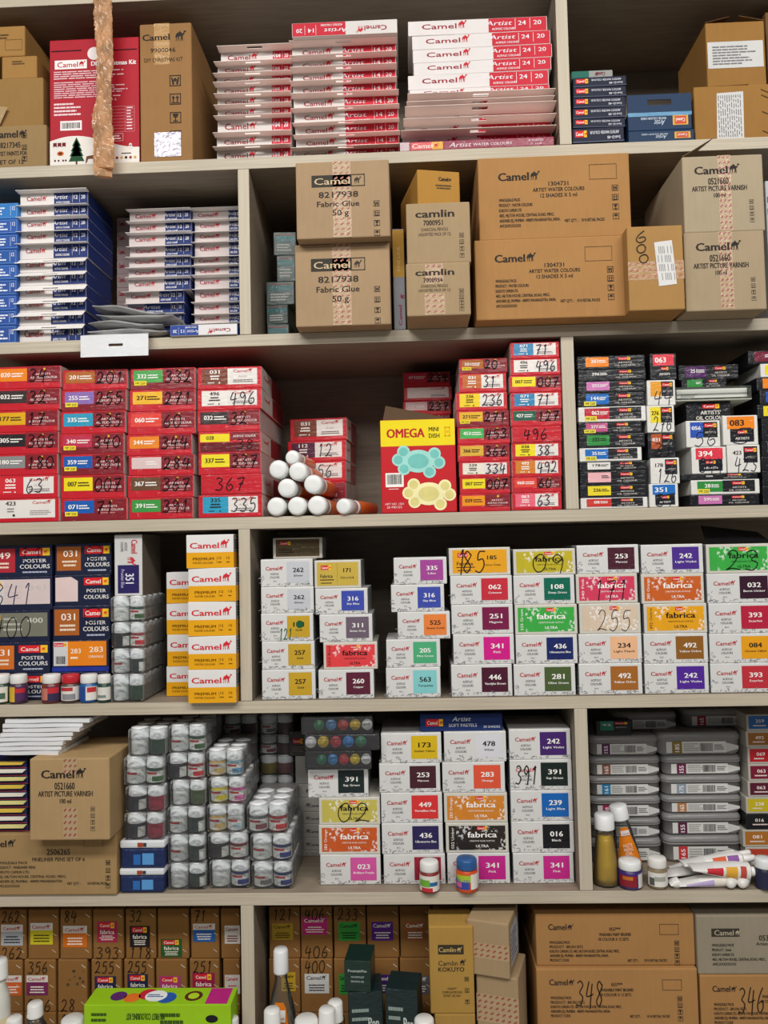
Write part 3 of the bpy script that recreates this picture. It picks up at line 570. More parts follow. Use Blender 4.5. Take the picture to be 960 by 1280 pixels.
# poster paint boxes
NV = '1f2540'; GP = 'navy poster paint boxes on the fourth shelf'
def poster(px, yf, dep, z0, d, tail, group):
    st, num, sw, hand = d[:4]
    look = {'p': 'navy poster box, '+d[4]+' label', 'w': 'navy poster box under '+d[4]+' sticker'}[st]
    b = Box('poster_paint_box', 'paint box', look+tail, px, yf, dep, z0, NV, 'wrap', group=group, yaw=random.uniform(-.01, .01)); p = b.p()
    if st == 'p':
        p.rect(.03, .1, .46, .86, sw, None, 1); p.text(.27, .32, num, .2, 'f0e6da', 1, fw=-.24); p.lines(.12, .52, .4, .76, 2, 'e8d4bc', .5, 4, .3, 'c')
        p.tag(.53, .1, .97, .34); p.text(.75, .5, 'POSTER', .11, 'e8e6e2', 1, fw=-.34); p.text(.75, .68, 'COLOURS', .13, 'e8e6e2', 1, fw=-.44); p.lines(.56, .82, .94, .9, 1, 'aab0c4', .6, 4, .2, 'c')
        if hand: p.hand(hand, .5, .05, .9, .5, '16161c', .0013)
    elif sw == 'or':
        p.rect(.03, .04, .96, .8, 'f08a1f', None, 1); p.rect(.03, .04, .28, .8, 'd8d8d8', None, 2); p.tag(.04, .08, .26, .2); p.bars(.07, .5, .24, .74); p.text(.42, .34, '283', .15, 'fbe8d0', 1, fw=-.18); p.text(.78, .3, '283', .17, 'fbe8d0', 1, fw=-.24)
        p.lines(.33, .5, .52, .62, 1, 'fbe8d0'); p.text(.78, .52, 'ORANGE', .08, 'fbe8d0', 1, fw=-.26); p.rect(.0, .84, 1, .98, '24389c', None, 1)
    elif st == 'w':
        if num == 's': p.poly([(.02,.08),(.3,.06),(.42,.2),(.42,.86),(.02,.86)], sw, None, 1); p.tag(.53, .1, .97, .34); p.text(.75, .52, 'POSTER', .11, 'e8e6e2', 1, fw=-.34); p.text(.75, .72, 'COLOURS', .13, 'e8e6e2', 1, fw=-.44)
        else:
            p.rect(.05, .08, .97, .82, sw, None, 1); p.rect(.05, .08, .3, .82, 'd9d4d0' if num == '341' else sw, None, 2); p.tag(.07, .14, .25, .3); p.text(.78, .32, num, .16, 'c9bfbc' if num == '341' else 'cfcfc4', 1, fw=-.24); p.lines(.3, .2, .6, .7, 3, 'd2c2c0' if num == '341' else 'b0b0a2', .4)
            p.hand(hand, .12, .2, .74, .85, '2a3350' if num == '341' else '14141a', .0015)
    b.done(); return b
stack([(681.7,-20,65,'p','149','b8303c','11','red'),(721,-20,65,'w','341','dccac8','341','pale pink'),(763,-20,62,'w','400','7c7c6c','400','olive grey'),(803,-20,62,'p','231','d9732a','','orange'),(842,-20,62,'p','','2a3150','','plain')], 879, F4, .034, .1, poster, 'leftmost navy stack', GP)
stack([(679,69,139,'p','031','b0622a','0','brown'),(718.5,68,138,'w','s','e6cfcb','','pale pink'),(757,66,138,'p','031','b0622a','0','peeling brown'),(800,65,136,'w','283','or','','orange'),(840,66,136,'p','','2a3150','','plain')], 878, F4, .034, .1, poster, 'navy stack beside clear cases', GP)

# ------------------------------------------------------------------ little bottles and jars
_J = {}
def jar(name, cat, label, cx, z0, y, R, H, capc, body, panel, group=None, parent=None, text=None, square=False):
    """screw-top paint jar: glass-like body with a paper label, ribbed cap"""
    cf = .32*H; mb = MB(); bm_ = M(body, 'plastic'); s = 24
    mb.lathe([(.9*R,0),(R,.03*H),(R,H-cf-.06*H),(.85*R,H-cf-.01*H),(.8*R,H-cf+.004)], bm_, seg=s)
    o = mb.build(name, parent, True)
    mb = MB(); mb.lathe([(.93*R,H-cf),(.96*R,H-cf+.001),(.94*R,H-.0025),(.86*R,H-.0006),(.3*R,H)], M(capc, 'plastic'), seg=s); mb.build('cap', o, True)
    mb = MB(); r = R*1.012; n = 14; a0, a1 = -math.pi*.97, -math.pi*.03
    def arc(z0_, z1_, aa, ab, col, rr, k=n):
        vs = []
        for i in range(k+1):
            a = aa+(ab-aa)*i/k; vs += [(rr*math.cos(a), rr*math.sin(a), z0_), (rr*math.cos(a), rr*math.sin(a), z1_)]
        mb.add(vs, [(2*i, 2*i+2, 2*i+3, 2*i+1) for i in range(k)], M(col, 'paper'))
    lo, hi = .07*H, H-cf-.1*H
    for c, u0, u1, v0, v1 in panel: arc(lo+(hi-lo)*v0, lo+(hi-lo)*v1, a0+(a1-a0)*u0, a0+(a1-a0)*u1, c, r*(1+.004*(v1-v0 < .9)+.003*(u1-u0 < .6)))
    if mb.f: mb.build('label', o)
    o.location = (cx, y, z0)
    if label: tag(o, label, cat, group)
    return o
WP = [('e9e6e0',0,1,0,1)]
GJ = 'small paint bottles on the fourth shelf'
for x0, x1, cap, body, pan, lab in ((-14,8,'e6e6e2','2c4638',[('e0ddd4',0,.9,0,1),('4a6a58',.55,.8,.2,.6)],'white capped bottle with pale label at shelf end'),
        (9,30,'e6e6e2','4a2f4a',[('d9b23a',0,.5,0,1),('54305e',.4,1,.1,1),('c4323a',.5,.9,.6,.9)],'white capped bottle with yellow and purple label'),
        (49,72,'e6e6e2','7a2f26',[('3a3050',.45,1,0,1),('c47a6a',.1,.5,.1,.9),('c4323a',.5,.9,.55,.95)],'white capped reddish brown bottle left of red cap'),
        (73.5,96,'c22630','5a4a44',[('e3dfd8',0,1,.05,1),('b83a3a',.2,.7,.7,.95),('8f8f92',.3,.8,.1,.5)],'red capped bottle with pale label'),
        (97,119,'e6e6e2','1f5f9c',[('e3dfd8',.5,1,.05,1),('284a94',.1,.5,0,1),('c4323a',.55,.9,.6,.95)],'white capped bright blue bottle'),
        (120,136.5,'e6e6e2','26463a',[('dedad2',0,1,.05,.95),('7a8a80',.2,.7,.2,.4)],'white capped dark green bottle beside clear case')):
    P0, P1 = at(x0, 862, .005), at(x1, 862, .005); R = (P1.x-P0.x)/2; zt = at((x0+x1)/2, 844, .0).z
    jar('paint_bottle', 'bottle', lab, (P0.x+P1.x)/2, F4, R+.002, R, zt-F4, cap, body, pan, GJ)

def unit_mesh(key, fn):
    if key not in _J: _J[key] = fn()
    return _J[key]
def jar_meshes(body, lab, dots):
    def f():
        mb = MB(); mb.lathe([(.86,0),(.96,.04),(.96,.5),(.92,.54),(.9,.58)], M(body,'plastic'), seg=20); a = mb.build('jar', None, True); me = a.data; bpy.data.objects.remove(a)
        mb = MB(); mb.lathe([(.96,.565),(1.0,.575),(1.0,.66),(.975,.665),(.975,.95),(.95,.985),(.5,1.0)], M('f2f4f4','plastic'), seg=20); c = mb.build('cap', None, True); cm = c.data; bpy.data.objects.remove(c)
        lm = None
        if lab:
            mb = MB(); n = 10
            def arc(z0,z1,aa,ab,col,rr):
                vs = []
                for i in range(n+1):
                    an = math.pi*(-1+aa+(ab-aa)*i/n); vs += [(rr*math.cos(an), rr*math.sin(an), z0), (rr*math.cos(an), rr*math.sin(an), z1)]
                mb.add(vs, [(2*i,2*i+2,2*i+3,2*i+1) for i in range(n)], M(col,'paper'))
            for q in lab: arc(*q)
            l = mb.build('label'); lm = l.data; bpy.data.objects.remove(l)
        return me, cm, lm
    return unit_mesh((body, str(lab)), f)
LW = lambda c: [(.06,.46,.05,.95,'dfe0da',1.012),(.1,.28,.45,.85,c,1.02),(.34,.42,.2,.6,'b8343c',1.02)]
LB = [(.06,.44,.62,.9,'dfe0da',1.02)]
def jar_case(px, yf, dep, z0, left, right, label, group, navy=False, zt=None):
    """clear plastic case of paint jars, two wide"""
    x0, y0, x1, y1 = px; xm, ym = (x0+x1)/2, (y0+y1)/2
    X0, X1 = at(x0, ym, yf).x, at(x1, ym, yf).x; w = X1-X0; h = (zt if zt else at(xm, y0, yf).z)-z0
    mb = MB()
    if navy: mb.cbox(-w/2, w/2, 0, dep, 0, h*.72, M('1c2c58','wrap'), .003); mb.cbox(-w/2-.001, w/2+.001, -.001, dep+.001, h*.72, h, M('dcdfe2','plastic'), .003)
    else:
        mb.cbox(-w/2, w/2, 0, dep, 0, h*.97, M('f4f6f7','milk'), .004, front=M('f4f6f7','film'))
    o = mb.build('paint_set' if navy else 'jar_case'); o.location = ((X0+X1)/2, yf, z0); tag(o, label, 'paint set' if navy else 'jar case', group)
    if navy:
        mb = MB()
        mb.box(-.2*w, -.04*w, -.0006, 0, .14*h, .5*h, M('2f6cb4','paper')); mb.box(.0, .26*w, -.0006, 0, .14*h, .54*h, M('5a9ad4','paper')); mb.build('printed_panel', o)
        mb = MB(); mb.box(-.1*w, .02*w, -.0018, -.001, .78*h, .93*h, M('a8442a','paper')); mb.box(.03*w, .1*w, -.0018, -.001, .79*h, .92*h, M('3a3f4a','paper')); mb.build('lid_print', o)
        return o, z0+h
    R = w*.245; n = max(2, int((dep-.004)/(2.05*R)))
    for j in range(n):
        for i, sp in ((0, left), (1, right)):
            sp_ = sp if j == 0 else random.choice((('d8dad6', LW('8a9a94')), ('24382e', None), ('5a2430', LW('b8343c')), ('c8cac4', None)))
            me, cm, lm = jar_meshes(*sp_, 0)
            a = bpy.data.objects.new('jar', me); C.objects.link(a); a.parent = o; a.location = ((-.2475, .2475)[i]*w, .0015+R+j*R*2.02, .0015); a.scale = (R*.97, R*.97, h*.955)
            c = bpy.data.objects.new('cap', cm); C.objects.link(c); c.parent = a
            if lm: l = bpy.data.objects.new('label', lm); C.objects.link(l); l.parent = a
    return o, z0+h
WH = ('e4e6e2', None); WHL = ('dcdedb', LW('c9cfcc')); GN = ('23442f', None); GNL = ('23442f', LW('3f6a3a')); GNB = ('23382f', LB); NVB = ('22252f', LB); RDX = ('9c1f3c', None); RDL = ('a82a34', LW('d8343a')); SG = ('4a5a34', None)
OCH = ('cfae6a', LW('d8b870')); BLL = ('8fb8c4', LW('5f9cc0')); YEL = ('d9c82a', LW('e0cf1c')); PNK = ('d8589a', LW('e070a8')); WBL = ('d8dcdc', LW('b8ccd4')); BLK = ('1d1e22', LB); NBL = ('2c3468', LW('2f3c8a')); GRY = ('6a6c70', LW('8a4a50')); MRL = ('7a2430', LW('d0d0cc')); DKW = ('c8cac8', LW('7a7a78'))
GC = 'clear cases of paint jars'
def cases(l, bottom, floor_z, yf, dep, where):
    n = len(l); z = floor_z
    for i in range(n-1, -1, -1):
        t, a, e, L_, R_, look = l[i]; nt = l[i+1][0] if i < n-1 else bottom
        tail = ', '+ordn(i, n)+' in '+where
        _, z = jar_case((a, t, e, nt), yf, dep, z, L_, R_, look+tail, 'navy paint sets' if L_ == 'navy' else GC, navy=(L_ == 'navy'))
# fourth shelf: four cases with a tall violet box on top
def V5(l): return [(650+t/3, a/3, e/3, x, y, k) for t, a, e, x, y, k in l]
cases(V5([(285,412,540,WH,GNL,'clear case with white and green jars'),(383,415,541,BLK,RDL,'clear case with black and red jars'),(482,415,539,WHL,GNB,'clear case with pale and dark jars'),(578,412,537,WH,GN,'clear case with white and plain green jars')]), 878, F4, .006, .11, 'column under violet box')
topz = at(158, 745, .006).z
b = Box('paint_box', 'paint box', 'white paint box standing upright with violet panel, on clear jar cases', (143,668,178,745), .012, .09, topz, 'd4d2d0', 'wrap', side='7d7468'); p = b.p()
p.rect(.12, .5, .88, .96, '2c2460', None, 1); p.text(.55, .72, '351', .3, 'e8e4f0', 1, rot=-90, fw=-.16); p.text(.3, .72, 'Prussian Blue', .12, 'c4bce0', 0, rot=-90, fw=-.3); p.text(.72, .2, 'Camel', .22, 'c4323a', 1, rot=-90, fw=-.22); p.camel(.62, .36, .3, 'c4323a', rot=-90)
p.text(.42, .2, 'ACRYLIC', .1, '55555a', 0, rot=-90, fw=-.14); p.text(.28, .2, 'COLOURS', .1, '55555a', 0, rot=-90, fw=-.16); b.done()
# yellow and white cartons
GY = 'white and yellow premium boxes'
def premium(px, yf, dep, z0, d, tail, group):
    b = Box('poster_box', 'paint box', d[0]+tail, px, yf, dep, z0, 'e6e4e2', 'paper', side='8b7c6c', group=group, yaw=d[1]); p = b.p(); v = .53
    p.rect(.006, v, .994, .994, 'edaa16', None, 0); p.logo(.08, .32, .17, .82, 'cf2a34', bold=2); p.text(.14, .72, 'PREMIUM', .08, '6a4a10', 2, 'l', fw=-.44); p.text(.14, .84, 'POSTER COLOURS', .055, '7a5618', 1, 'l', fw=-.42)
    p.text(.7, .7, '12', .07, '6a4a10', 1, fw=-.07); p.text(.88, .7, '15', .07, '6a4a10', 1, fw=-.07); p.rect(.64, .66, .645, .86, '7a5618', 'ink', 3); p.lines(.66, .8, .75, .86, 1, '7a5618'); p.lines(.84, .8, .92, .86, 1, '7a5618'); b.done()
    q = b.p('R'); q.rect(.05, .08, .95, .5, '8c8f94', None, 0); q.lines(.1, .14, .9, .45, 4, '3a3a40'); q.rect(.0, .53, 1, .99, 'd89a1c', None, 0); b.done('side_print')
    return b
stack([(668.3,233,292,'white and yellow box',.03),(710,235,295,'white and yellow box',-.02),(752,235,295,'white and yellow box',.02),(795,235,295.5,'white and yellow box',-.015),(837,235,295.5,'white and yellow box',.0)], 880, F4, -.012, .045, premium, 'front yellow column by upright', GY)
stack([(715,208,262,'white and yellow box',.01),(754,208,262,'white and yellow box',-.01),(793,209,263,'white and yellow box',.015),(832.7,208,262,'white and yellow box',0)], 871.7, F4, .05, .05, premium, 'shorter yellow column behind', GY)
# ================================================================== ROW 5
def Q3(l): return [(880+t/4.571, 350+a/4.571, 350+e/4.571)+tuple(r) for t, a, e, *r in l]
def Q4(l): return [(880+t/4.8, 540+a/4.8, 540+e/4.8)+tuple(r) for t, a, e, *r in l]
G5 = 'paint boxes in the four white columns'
n1 = stack(Q3([(360,160,505,'a','391','Sap Green','1d2c2c'),(533,222,572,'f','','','c9bc58','d','02','pale yellow'),(690,222,572,'f','283','Orange','cc5a24','','','orange'),(860,230,576,'a','023','Brilliant Purple','d858a4')]), 1105, F5, .026, .1, acrylic, 'first of four columns', G5)
n2 = stack(Q3([(165,577,923,'a','173','Golden Yellow','dcb81c','d'),(338,567,916,'a','253','Maroon','47202a'),(505,577,928,'a','449','Vermillion Hue','dc3434'),(680,582,932,'a','436','Ultramarine Blue','2a2256'),(857,592,945,'a','','','9c2438','','','crimson')]), 1105, F5, .026, .1, acrylic, 'second of four columns', G5)
n3 = stack(Q4([(165,72,446,'a','478','White','dcdde2','d'),(348,62,438,'a','283','Orange','e4583a'),(533,72,453,'f','283','Orange','d8862c','','','light orange'),(712,82,460,'f','032','Umber','2e2622','','','dark brown'),(893,92,468,'a','341','Pink','c8248c')]), 1105, F5, .026, .1, acrylic, 'third of four columns', G5)
n4 = stack(Q4([(150,462,833,'a','242','Light Violet','46246e'),(333,467,840,'a','391','Sap Green','182624','','391'),(517,472,846,'a','239','Light Blue','1465b8'),(703,477,853,'a','016','Black','14151a'),(893,487,852,'a','341','Pink','cc2a8e')]), 1106, F5, .026, .1, acrylic, 'fourth of four columns', G5)
zz = max(n2[0].z1, n3[0].z1); print('ztops', n2[0].z1, n3[0].z1)
b = Box('pastel_box', 'box', 'long navy box of soft pastels lying across two white columns', (525,892,628,914), .03, .06, zz, '20356e', 'paper'); p = b.p(); p.tag(.07, .3, .28, .7, 3); p.text(.5, .3, 'Artist', .26, 'd8dcea', 0, fw=-.22); p.text(.52, .66, 'SOFT PASTELS', .18, 'd8dcea', 1, fw=-.34); p.text(.87, .76, '20 SHADES', .13, 'd8dcea', 1, fw=-.2); b.done()
# black sets with coloured caps
z = n1[0].z1; GD = 'black paint sets with coloured discs'
sets = [(938.5, 958, 381, 464, ['', '1d7a58', '3a8fd0', 'c8303a', 'dcbf30', 'dcdcda'], 'lowest'), (918, 938.5, 380.5, 474, ['dcdcda', 'd4b430', 'c03040', '2f80c4', '2c7a58', ''], 'middle'), (896, 918, 376, 466, ['', '2c7a50', '5a8cb8', 'b83a3c', 'c9a92a', 'c9c9c6'], 'topmost')]
for y0, y1, x0, x1, cols, pos in sets:
    h0 = at(420, y0, .01).z; X0, X1 = at(x0, (y0+y1)/2, .01).x, at(x1, (y0+y1)/2, .01).x; w = X1-X0; h = h0-z
    mb = MB(); mb.cbox(-w/2, w/2, .0, .08, 0, h, M('e8eaec','film'), .002); o = mb.build('paint_set'); o.location = ((X0+X1)/2, .01, z); tag(o, 'black clear fronted paint set with coloured discs, '+pos+' of three stacked', 'paint set', GD)
    mb = MB(); mb.cbox(-w/2+.001, w/2-.001, .012, .079, .001, h-.001, M('1a1a1d','plastic'), .001); mb.build('tray', o)
    for i, c in enumerate(cols):
        if not c: continue
        r = min(w/6.6/2, h*.46); mb = MB(); mb.lathe([(.86*r,.0025),(r,.004),(r,.0119)], M(c,'plastic'), ax='y', seg=22); mb.lathe([(.55*r,.0018),(.6*r,.0024)], M(c,'plastic'), ax='y', seg=22)
        d = mb.build('cap', o, True); d.location = (w*(-.42+i*.168), 0, h*.5); d['label'] = 'round coloured cap'
    z = h0
# clear jar cases
def V2(l): return [(880+t/3.84, 150+a/3.84, 150+e/3.84, x, y, k) for t, a, e, x, y, k in l]
cases(V2([(115,35,218,WH,GN,'clear case with white and green jars'),(252,14,208,WHL,GNL,'clear case with labelled pale and green jars'),(392,22,213,NVB,RDX,'clear case with navy and crimson jars'),(522,17,208,NVB,RDX,'clear case with navy and crimson jars'),
          (655,2,213,'navy','','navy paint set with white lid'),(790,0,210,'navy','','navy paint set with white lid')]), 1119, F5, .002, .1, 'clear column beside cartons')
cases(V2([(100,230,408,WHL,GNL,'clear case with white and labelled green jars'),(235,222,402,NVB,RDL,'clear case with navy and red jars'),(365,237,410,WH,SG,'clear case with white and olive jars'),(492,224,403,WHL,GNB,'clear case with white and dark jars'),
          (628,227,407,WHL,GNB,'clear case with white and dark jars'),(765,227,410,WH,GNB,'clear case with white and dark jars')]), 1112, F5, .012, .11, 'second clear column')
cases(V2([(220,413,588,OCH,BLL,'clear case with sand and pale blue jars'),(350,422,600,YEL,PNK,'clear case with yellow and pink jars'),(480,415,593,OCH,WBL,'clear case with sand and white jars'),(618,420,612,BLK,MRL,'clear case with black and maroon jars'),
          (750,426,620,WH,NBL,'clear case with white and violet jars')]), 1110, F5, .015, .115, 'third clear column')
cases(V2([(482,607,803,GRY,RDL,'clear case with grey and red jars'),(622,624,823,WHL,NBL,'clear case with white and violet jars'),(757,630,827,DKW,NBL,'clear case with pale and blue jars')]), 1112, F5, .012, .12, 'short fourth clear column')
def hidden_cases(x0, x1, tops, yf, dep, vis, where):
    n = 7; zt = at((x0+x1)/2, tops, yf).z; hh = (zt-F5)/n
    for i in range(n):
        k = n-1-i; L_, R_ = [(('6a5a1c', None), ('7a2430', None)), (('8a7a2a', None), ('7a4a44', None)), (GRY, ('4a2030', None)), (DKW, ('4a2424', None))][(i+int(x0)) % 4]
        lab = 'shaded clear jar case, '+ordn(k, 9)+' in '+where if k < vis else 'clear jar case hidden low in '+where
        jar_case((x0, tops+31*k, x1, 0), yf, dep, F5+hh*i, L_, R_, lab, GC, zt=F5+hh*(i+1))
hidden_cases(272, 314, 895, .138, .09, 1, 'rear column behind sand jars'); hidden_cases(317, 358, 894, .138, .09, 3, 'rear column behind red jars')
# grey boxes behind
GG = 'pale grey boxes behind clear cases'; z = F5; y_ = [945, 980, 997, 1015, 1030, 1047, 1063]
for i in range(7):
    k = 6-i; zt = at(380, y_[k], .14).z
    b = Box('grey_box', 'box', 'pale grey flat box, '+ordn(k, 7)+' of seven behind the clear cases', (361, y_[k], 402, 0), .14, .09, z, 'a9a7a0', 'paper', group=GG); z = b.z1
    p = b.p(); p.text(.55, .55, 'Camel', .2, '4a4a4e', 1, fw=-.3); p.camel(.3, .5, .3, '4a4a4e'); b.done()
b = Box('dark_box', 'box', 'dark box lying on the pale grey flat boxes', (361, 914, 386, 944), .14, .08, z, '3a3432', 'wrap'); p = b.p(); p.tag(.2, .3, .7, .5, 2); p.lines(.15, .6, .85, .85, 3, '6a625e'); b.done()
# jars standing in front
for x0, x1, yt, yb, cap, body, pan, lab in ((524.5,549,1075,1110,'e8e8e4','8a2f2c',[('e3e0d6',0,1,0,1),('6fae3c',.1,.5,.3,.75),('c4323a',.2,.6,.0,.25),('2d6a9c',.5,.8,.35,.6)],'white capped jar with green label before the white columns'),
        (570,597,1072,1111,'2a5a94','d0501c',[('3a4a9c',0,.55,.1,.7),('a8c43a',.1,.6,.55,.95),('e6e2da',.6,1,.1,1),('d0501c',0,.6,0,.16),('d868a0',.05,.3,.2,.5)],'blue capped orange jar before the white columns')):
    P0, P1 = at(x0, 1095, .01), at(x1, 1095, .01); R = (P1.x-P0.x)/2; jar('paint_jar', 'jar', lab, (P0.x+P1.x)/2, F5, R-.009, R, at(x0, yt, .006).z-F5, cap, body, pan, 'loose jars on the fifth shelf')

# ------------------------------------------------------------------ cartons
def tape(b, u0, u1, v0, v1, pattern='a5604f', name='packing_tape', face='F', base='b59a78'):
    p = b.p(face); k0 = b.kind; b.kind = 'wrap'; p.rect(u0, v0, u1, v1, base, 'wrap', 1)
    if pattern:
        n = max(3, int((v1-v0)*p.H/.0075)); m_ = max(3, int((u1-u0)*p.W/.008))
        for i in range(n):
            for j in range(m_):
                v = v0+(v1-v0)*(i+.2)/n; u = u0+(u1-u0)*(j+.1+.15*(i % 2))/m_; du = (u1-u0)/m_*.62; dv = (v1-v0)/n*.5
                p.poly([(u, v+dv*.5), (u+du*.8, v-dv*.3), (u+du, v+dv*.3), (u+du*.2, v+dv)], pattern, 'wrap', 3)
    b.kind = k0; b.done(name)
def carton(px, yf, dep, z0, label, col='b8925c', group='cardboard cartons', yaw=0.0, **k): return Box('carton', 'carton', label, px, yf, dep, z0, col, 'card', group=group, yaw=yaw, bev=.002, **k)
BR, TAN, GRB = 'af8250', 'bb9463', 'b3a080'
IK = '2c2724'
# third row of big labels: fabric glue pair
def glue(px, yf, z0, lab):
    b = carton(px, yf, .2, z0, lab, 'ab9070'); p = b.p()
    p.rect(.17, .18, .6, .335, '3a362f', 'ink', 1); p.text(.2, .26, 'Camel', .085, 'c9b490', 1, 'l', fw=-.38); p.ring(.58, .18, .74, .335, .0012, '3a362f'); p.camel(.62, .255, .09, '3a362f')
    p.text(.455, .435, '8217938', .075, IK, 1, fw=-.42); p.text(.45, .555, 'Fabric Glue', .07, IK, 1, fw=-.45); p.text(.475, .67, '50 g', .075, IK, 1, fw=-.17); p.icons(.86, .57, .95, 4, IK, .0085); b.done()
    tape(b, .395, .59, 0, .99); return b
g1 = glue((369,304,488,408), -.03, F2, 'fabric glue carton standing on the shelf, lower of two'); g2 = glue((370,201,487,296.5), -.05, g1.z1, 'fabric glue carton stacked on another, upper of two')
# small teal boxes behind
GTL = 'small teal grey wrapped boxes'; z = F2
for px, k in (((334,405,361,417),'lowest of the small pile'),((333,381,360,405),'second lowest of the small pile'),((333,352,368,381),'crumpled in the middle of small pile'),((346,319,369,350),'second from top of small pile'),((342,290,370,318),'topmost of the small pile')):
    b = Box('small_box', 'box', 'small teal wrapped box, '+k, px, .1, .07, z, '5f6e6b', 'wrap', group=GTL, yaw=random.uniform(-.1, .1)); z = b.z1; p = b.p(); p.rect(.08, .15, .92, .4, '3f7a7c', None, 1); p.lines(.15, .5, .85, .85, 3, 'd0d4d0'); p.rect(.08, .1, .9, .14, '9c4a40', None, 1); b.done()
# charcoal pencil cartons
def pencil(px, yf, z0, num, lab):
    b = carton(px, yf, .15, z0, lab, 'a99170'); p = b.p(); p.text(.45, .18, 'camlin', .12, IK, 2, fw=-.6); p.text(.42, .33, num, .085, IK, 1, fw=-.3); p.text(.44, .44, 'CHARCOAL PENCILS', .05, '4a4038', 0, fw=-.42); p.text(.44, .52, '(ASSORTED PACK OF 12)', .05, '4a4038', 0, fw=-.5); p.icons(.86, .55, .88, 4, '5a5044', .0065); b.done(); return b
c1 = pencil((508,328,588,396), -.066, F2, '7000954', 'charcoal pencil carton with torn tape, lower of two'); tape(c1, .3, .58, .02, .4, 'a8685c'); tape(c1, .28, .6, .58, .98, 'a8685c', 'lower_tape')
c2 = pencil((508,253,588,325), -.062, c1.z1, '7000951', 'charcoal pencil carton under a small tan carton')
c3 = carton((521,213,576,251), -.04, .12, c2.z1, 'small tan carton on top of the charcoal pencil cartons', 'b5863f', yaw=.22); p = c3.p(); p.logo(.5, .22, .1, .3, IK, bold=2); p.lines(.42, .36, .8, .5, 2, '5a4630', .5, 4, .2, 'c'); b = c3; b.done()
b = Box('colour_box', 'box', 'tall slim box, yellow above grey, between tan cartons', (491.5,286,506,412), .0, .12, F2, '9a9ca4', 'paper'); p = b.p(); p.rect(.02, .01, .98, .48, 'c99a3a', None, 0); p.text(.55, .86, 'Camel', .3, '9c2c50', 1, rot=90, fw=-.2); p.camel(.75, .7, .42, '9c2c50', rot=90); p.text(.5, .3, 'FINE LINE', .25, 'e0c890', 0, rot=90, fw=-.24); b.done()
# water colour cartons
def water(px, yf, z0, lab):
    b = carton(px, yf, .19, z0, lab, BR); p = b.p(); p.logo(.135, .24, .095, .27, IK, bold=2); p.text(.53, .34, '1304731', .05, IK, 1, fw=-.13); p.text(.53, .41, 'ARTIST WATER COLOURS', .045, IK, 1, fw=-.34); p.text(.53, .48, '12 SHADES X 5 ml', .045, IK, 1, fw=-.24)
    for i, (t, f_) in enumerate((('WHOLESALE PACK', .14), ('PRODUCT : WATER COLOURS', .22), ('KOKUYO CAMLIN LTD.', .15), ('48/2, HILTON HOUSE, CENTRAL ROAD, MIDC,', .36), ('ANDHERI (E), MUMBAI - 400093 MAHARASHTRA, INDIA.', .4), ('AMCXXXXXXXXXX', .14))): p.text(.135, .52+i*.062, t, .036, IK, 1, 'l', fw=-f_)
    p.text(.61, .79, 'NET QTY. :', .036, IK, 1, fw=-.09); p.text(.75, .79, '10 N RETAIL PACKS', .036, IK, 1, fw=-.15); p.ring(.735, .13, .915, .31, .0006, '5a4630', 4); p.icons(.9, .42, .76, 4, IK, .009); b.done(); return b
w1 = water((594,297,782,397), -.034, F2, 'long tan water colour carton lying on the shelf'); w2 = water((598,194,788,292.5), -.03, w1.z1, 'long tan water colour carton stacked on its twin')
# narrow carton with white label
b = carton((785,282,855,386), -.058, .16, F2, 'narrow tan carton with hand number and white sticker', 'ad8550'); p = b.p(); p.hand('6', .12, .06, .4, .2, '33291f', .0016); p.hand('0', .14, .22, .36, .32, '33291f', .0016); p.hand('0', .18, .34, .4, .44, '33291f', .0016); b.done('pen_mark')
tape(b, .0, 1.0, .42, .64, 'a8604a', base='a98455'); p = b.p(); p.poly([(.48,.2),(.8,.18),(.86,.7),(.54,.72)], 'd9d8d6', 'paper', 5); 
for i in range(9):
    for k in range(4):
        if (i*3+k*5) % 7 > 1: a = .52+.031*i+.015*k; p.poly([(a,.25+.105*k),(a+.012,.25+.105*k),(a+.022,.335+.105*k),(a+.01,.335+.105*k)], '7a7878', 'ink', 6)
b.done('sticker')
# varnish pair
def varnish(b, num, tv0=0, tv1=.99, ic=.84):
    p = b.p(); p.logo(.15, .19, .1, .55, IK, bold=2); p.text(.44, .335, num, .085, IK, 1, fw=-.25); p.text(.45, .43, 'ARTIST PICTURE VARNISH', .065, IK, 1, fw=-.68); p.text(.45, .52, '100 ml', .055, IK, 1, fw=-.14); p.icons(ic, .62, .86, 4, '5a5044', .0062); b.done()
v1 = carton((856,289,957,386), -.045, .19, F2, 'picture varnish carton on the second shelf, lower of two', 'ab987c'); varnish(v1, '0521660'); tape(v1, .43, .6, 0, .98, '9c5250')
v2 = carton((854,194,955,288), -.043, .19, v1.z1, 'picture varnish carton with raised flap, upper of two', 'b0a086'); varnish(v2, '0521660'); tape(v2, .44, .6, 0, .99, '9c5250')
mb = MB(); W_, H_ = v2.w, v2.h
mb.add([(-W_/2, .0, H_), (-W_/2+.002, .038, H_), (-W_/2+.042, .034, H_+.034), (-W_/2+.05, .004, H_+.03), (-W_/2+.001, .0, H_), (-W_/2+.003, .038, H_), (-W_/2+.043, .034, H_+.034), (-W_/2+.051, .004, H_+.03)], [(0,1,2,3),(7,6,5,4),(0,4,5,1),(1,5,6,2),(2,6,7,3),(3,7,4,0)], M('8a7660','card')); mb.build('flap', v2.o)
b = Box('white_box', 'box', 'white box at far end of the second shelf beside varnish cartons', (960,225,1010,396), .0, .15, F2, 'c9ccd0', 'paper'); p = b.p(); p.lines(.03, .1, .4, .8, 8, '6a6c70'); b.done()

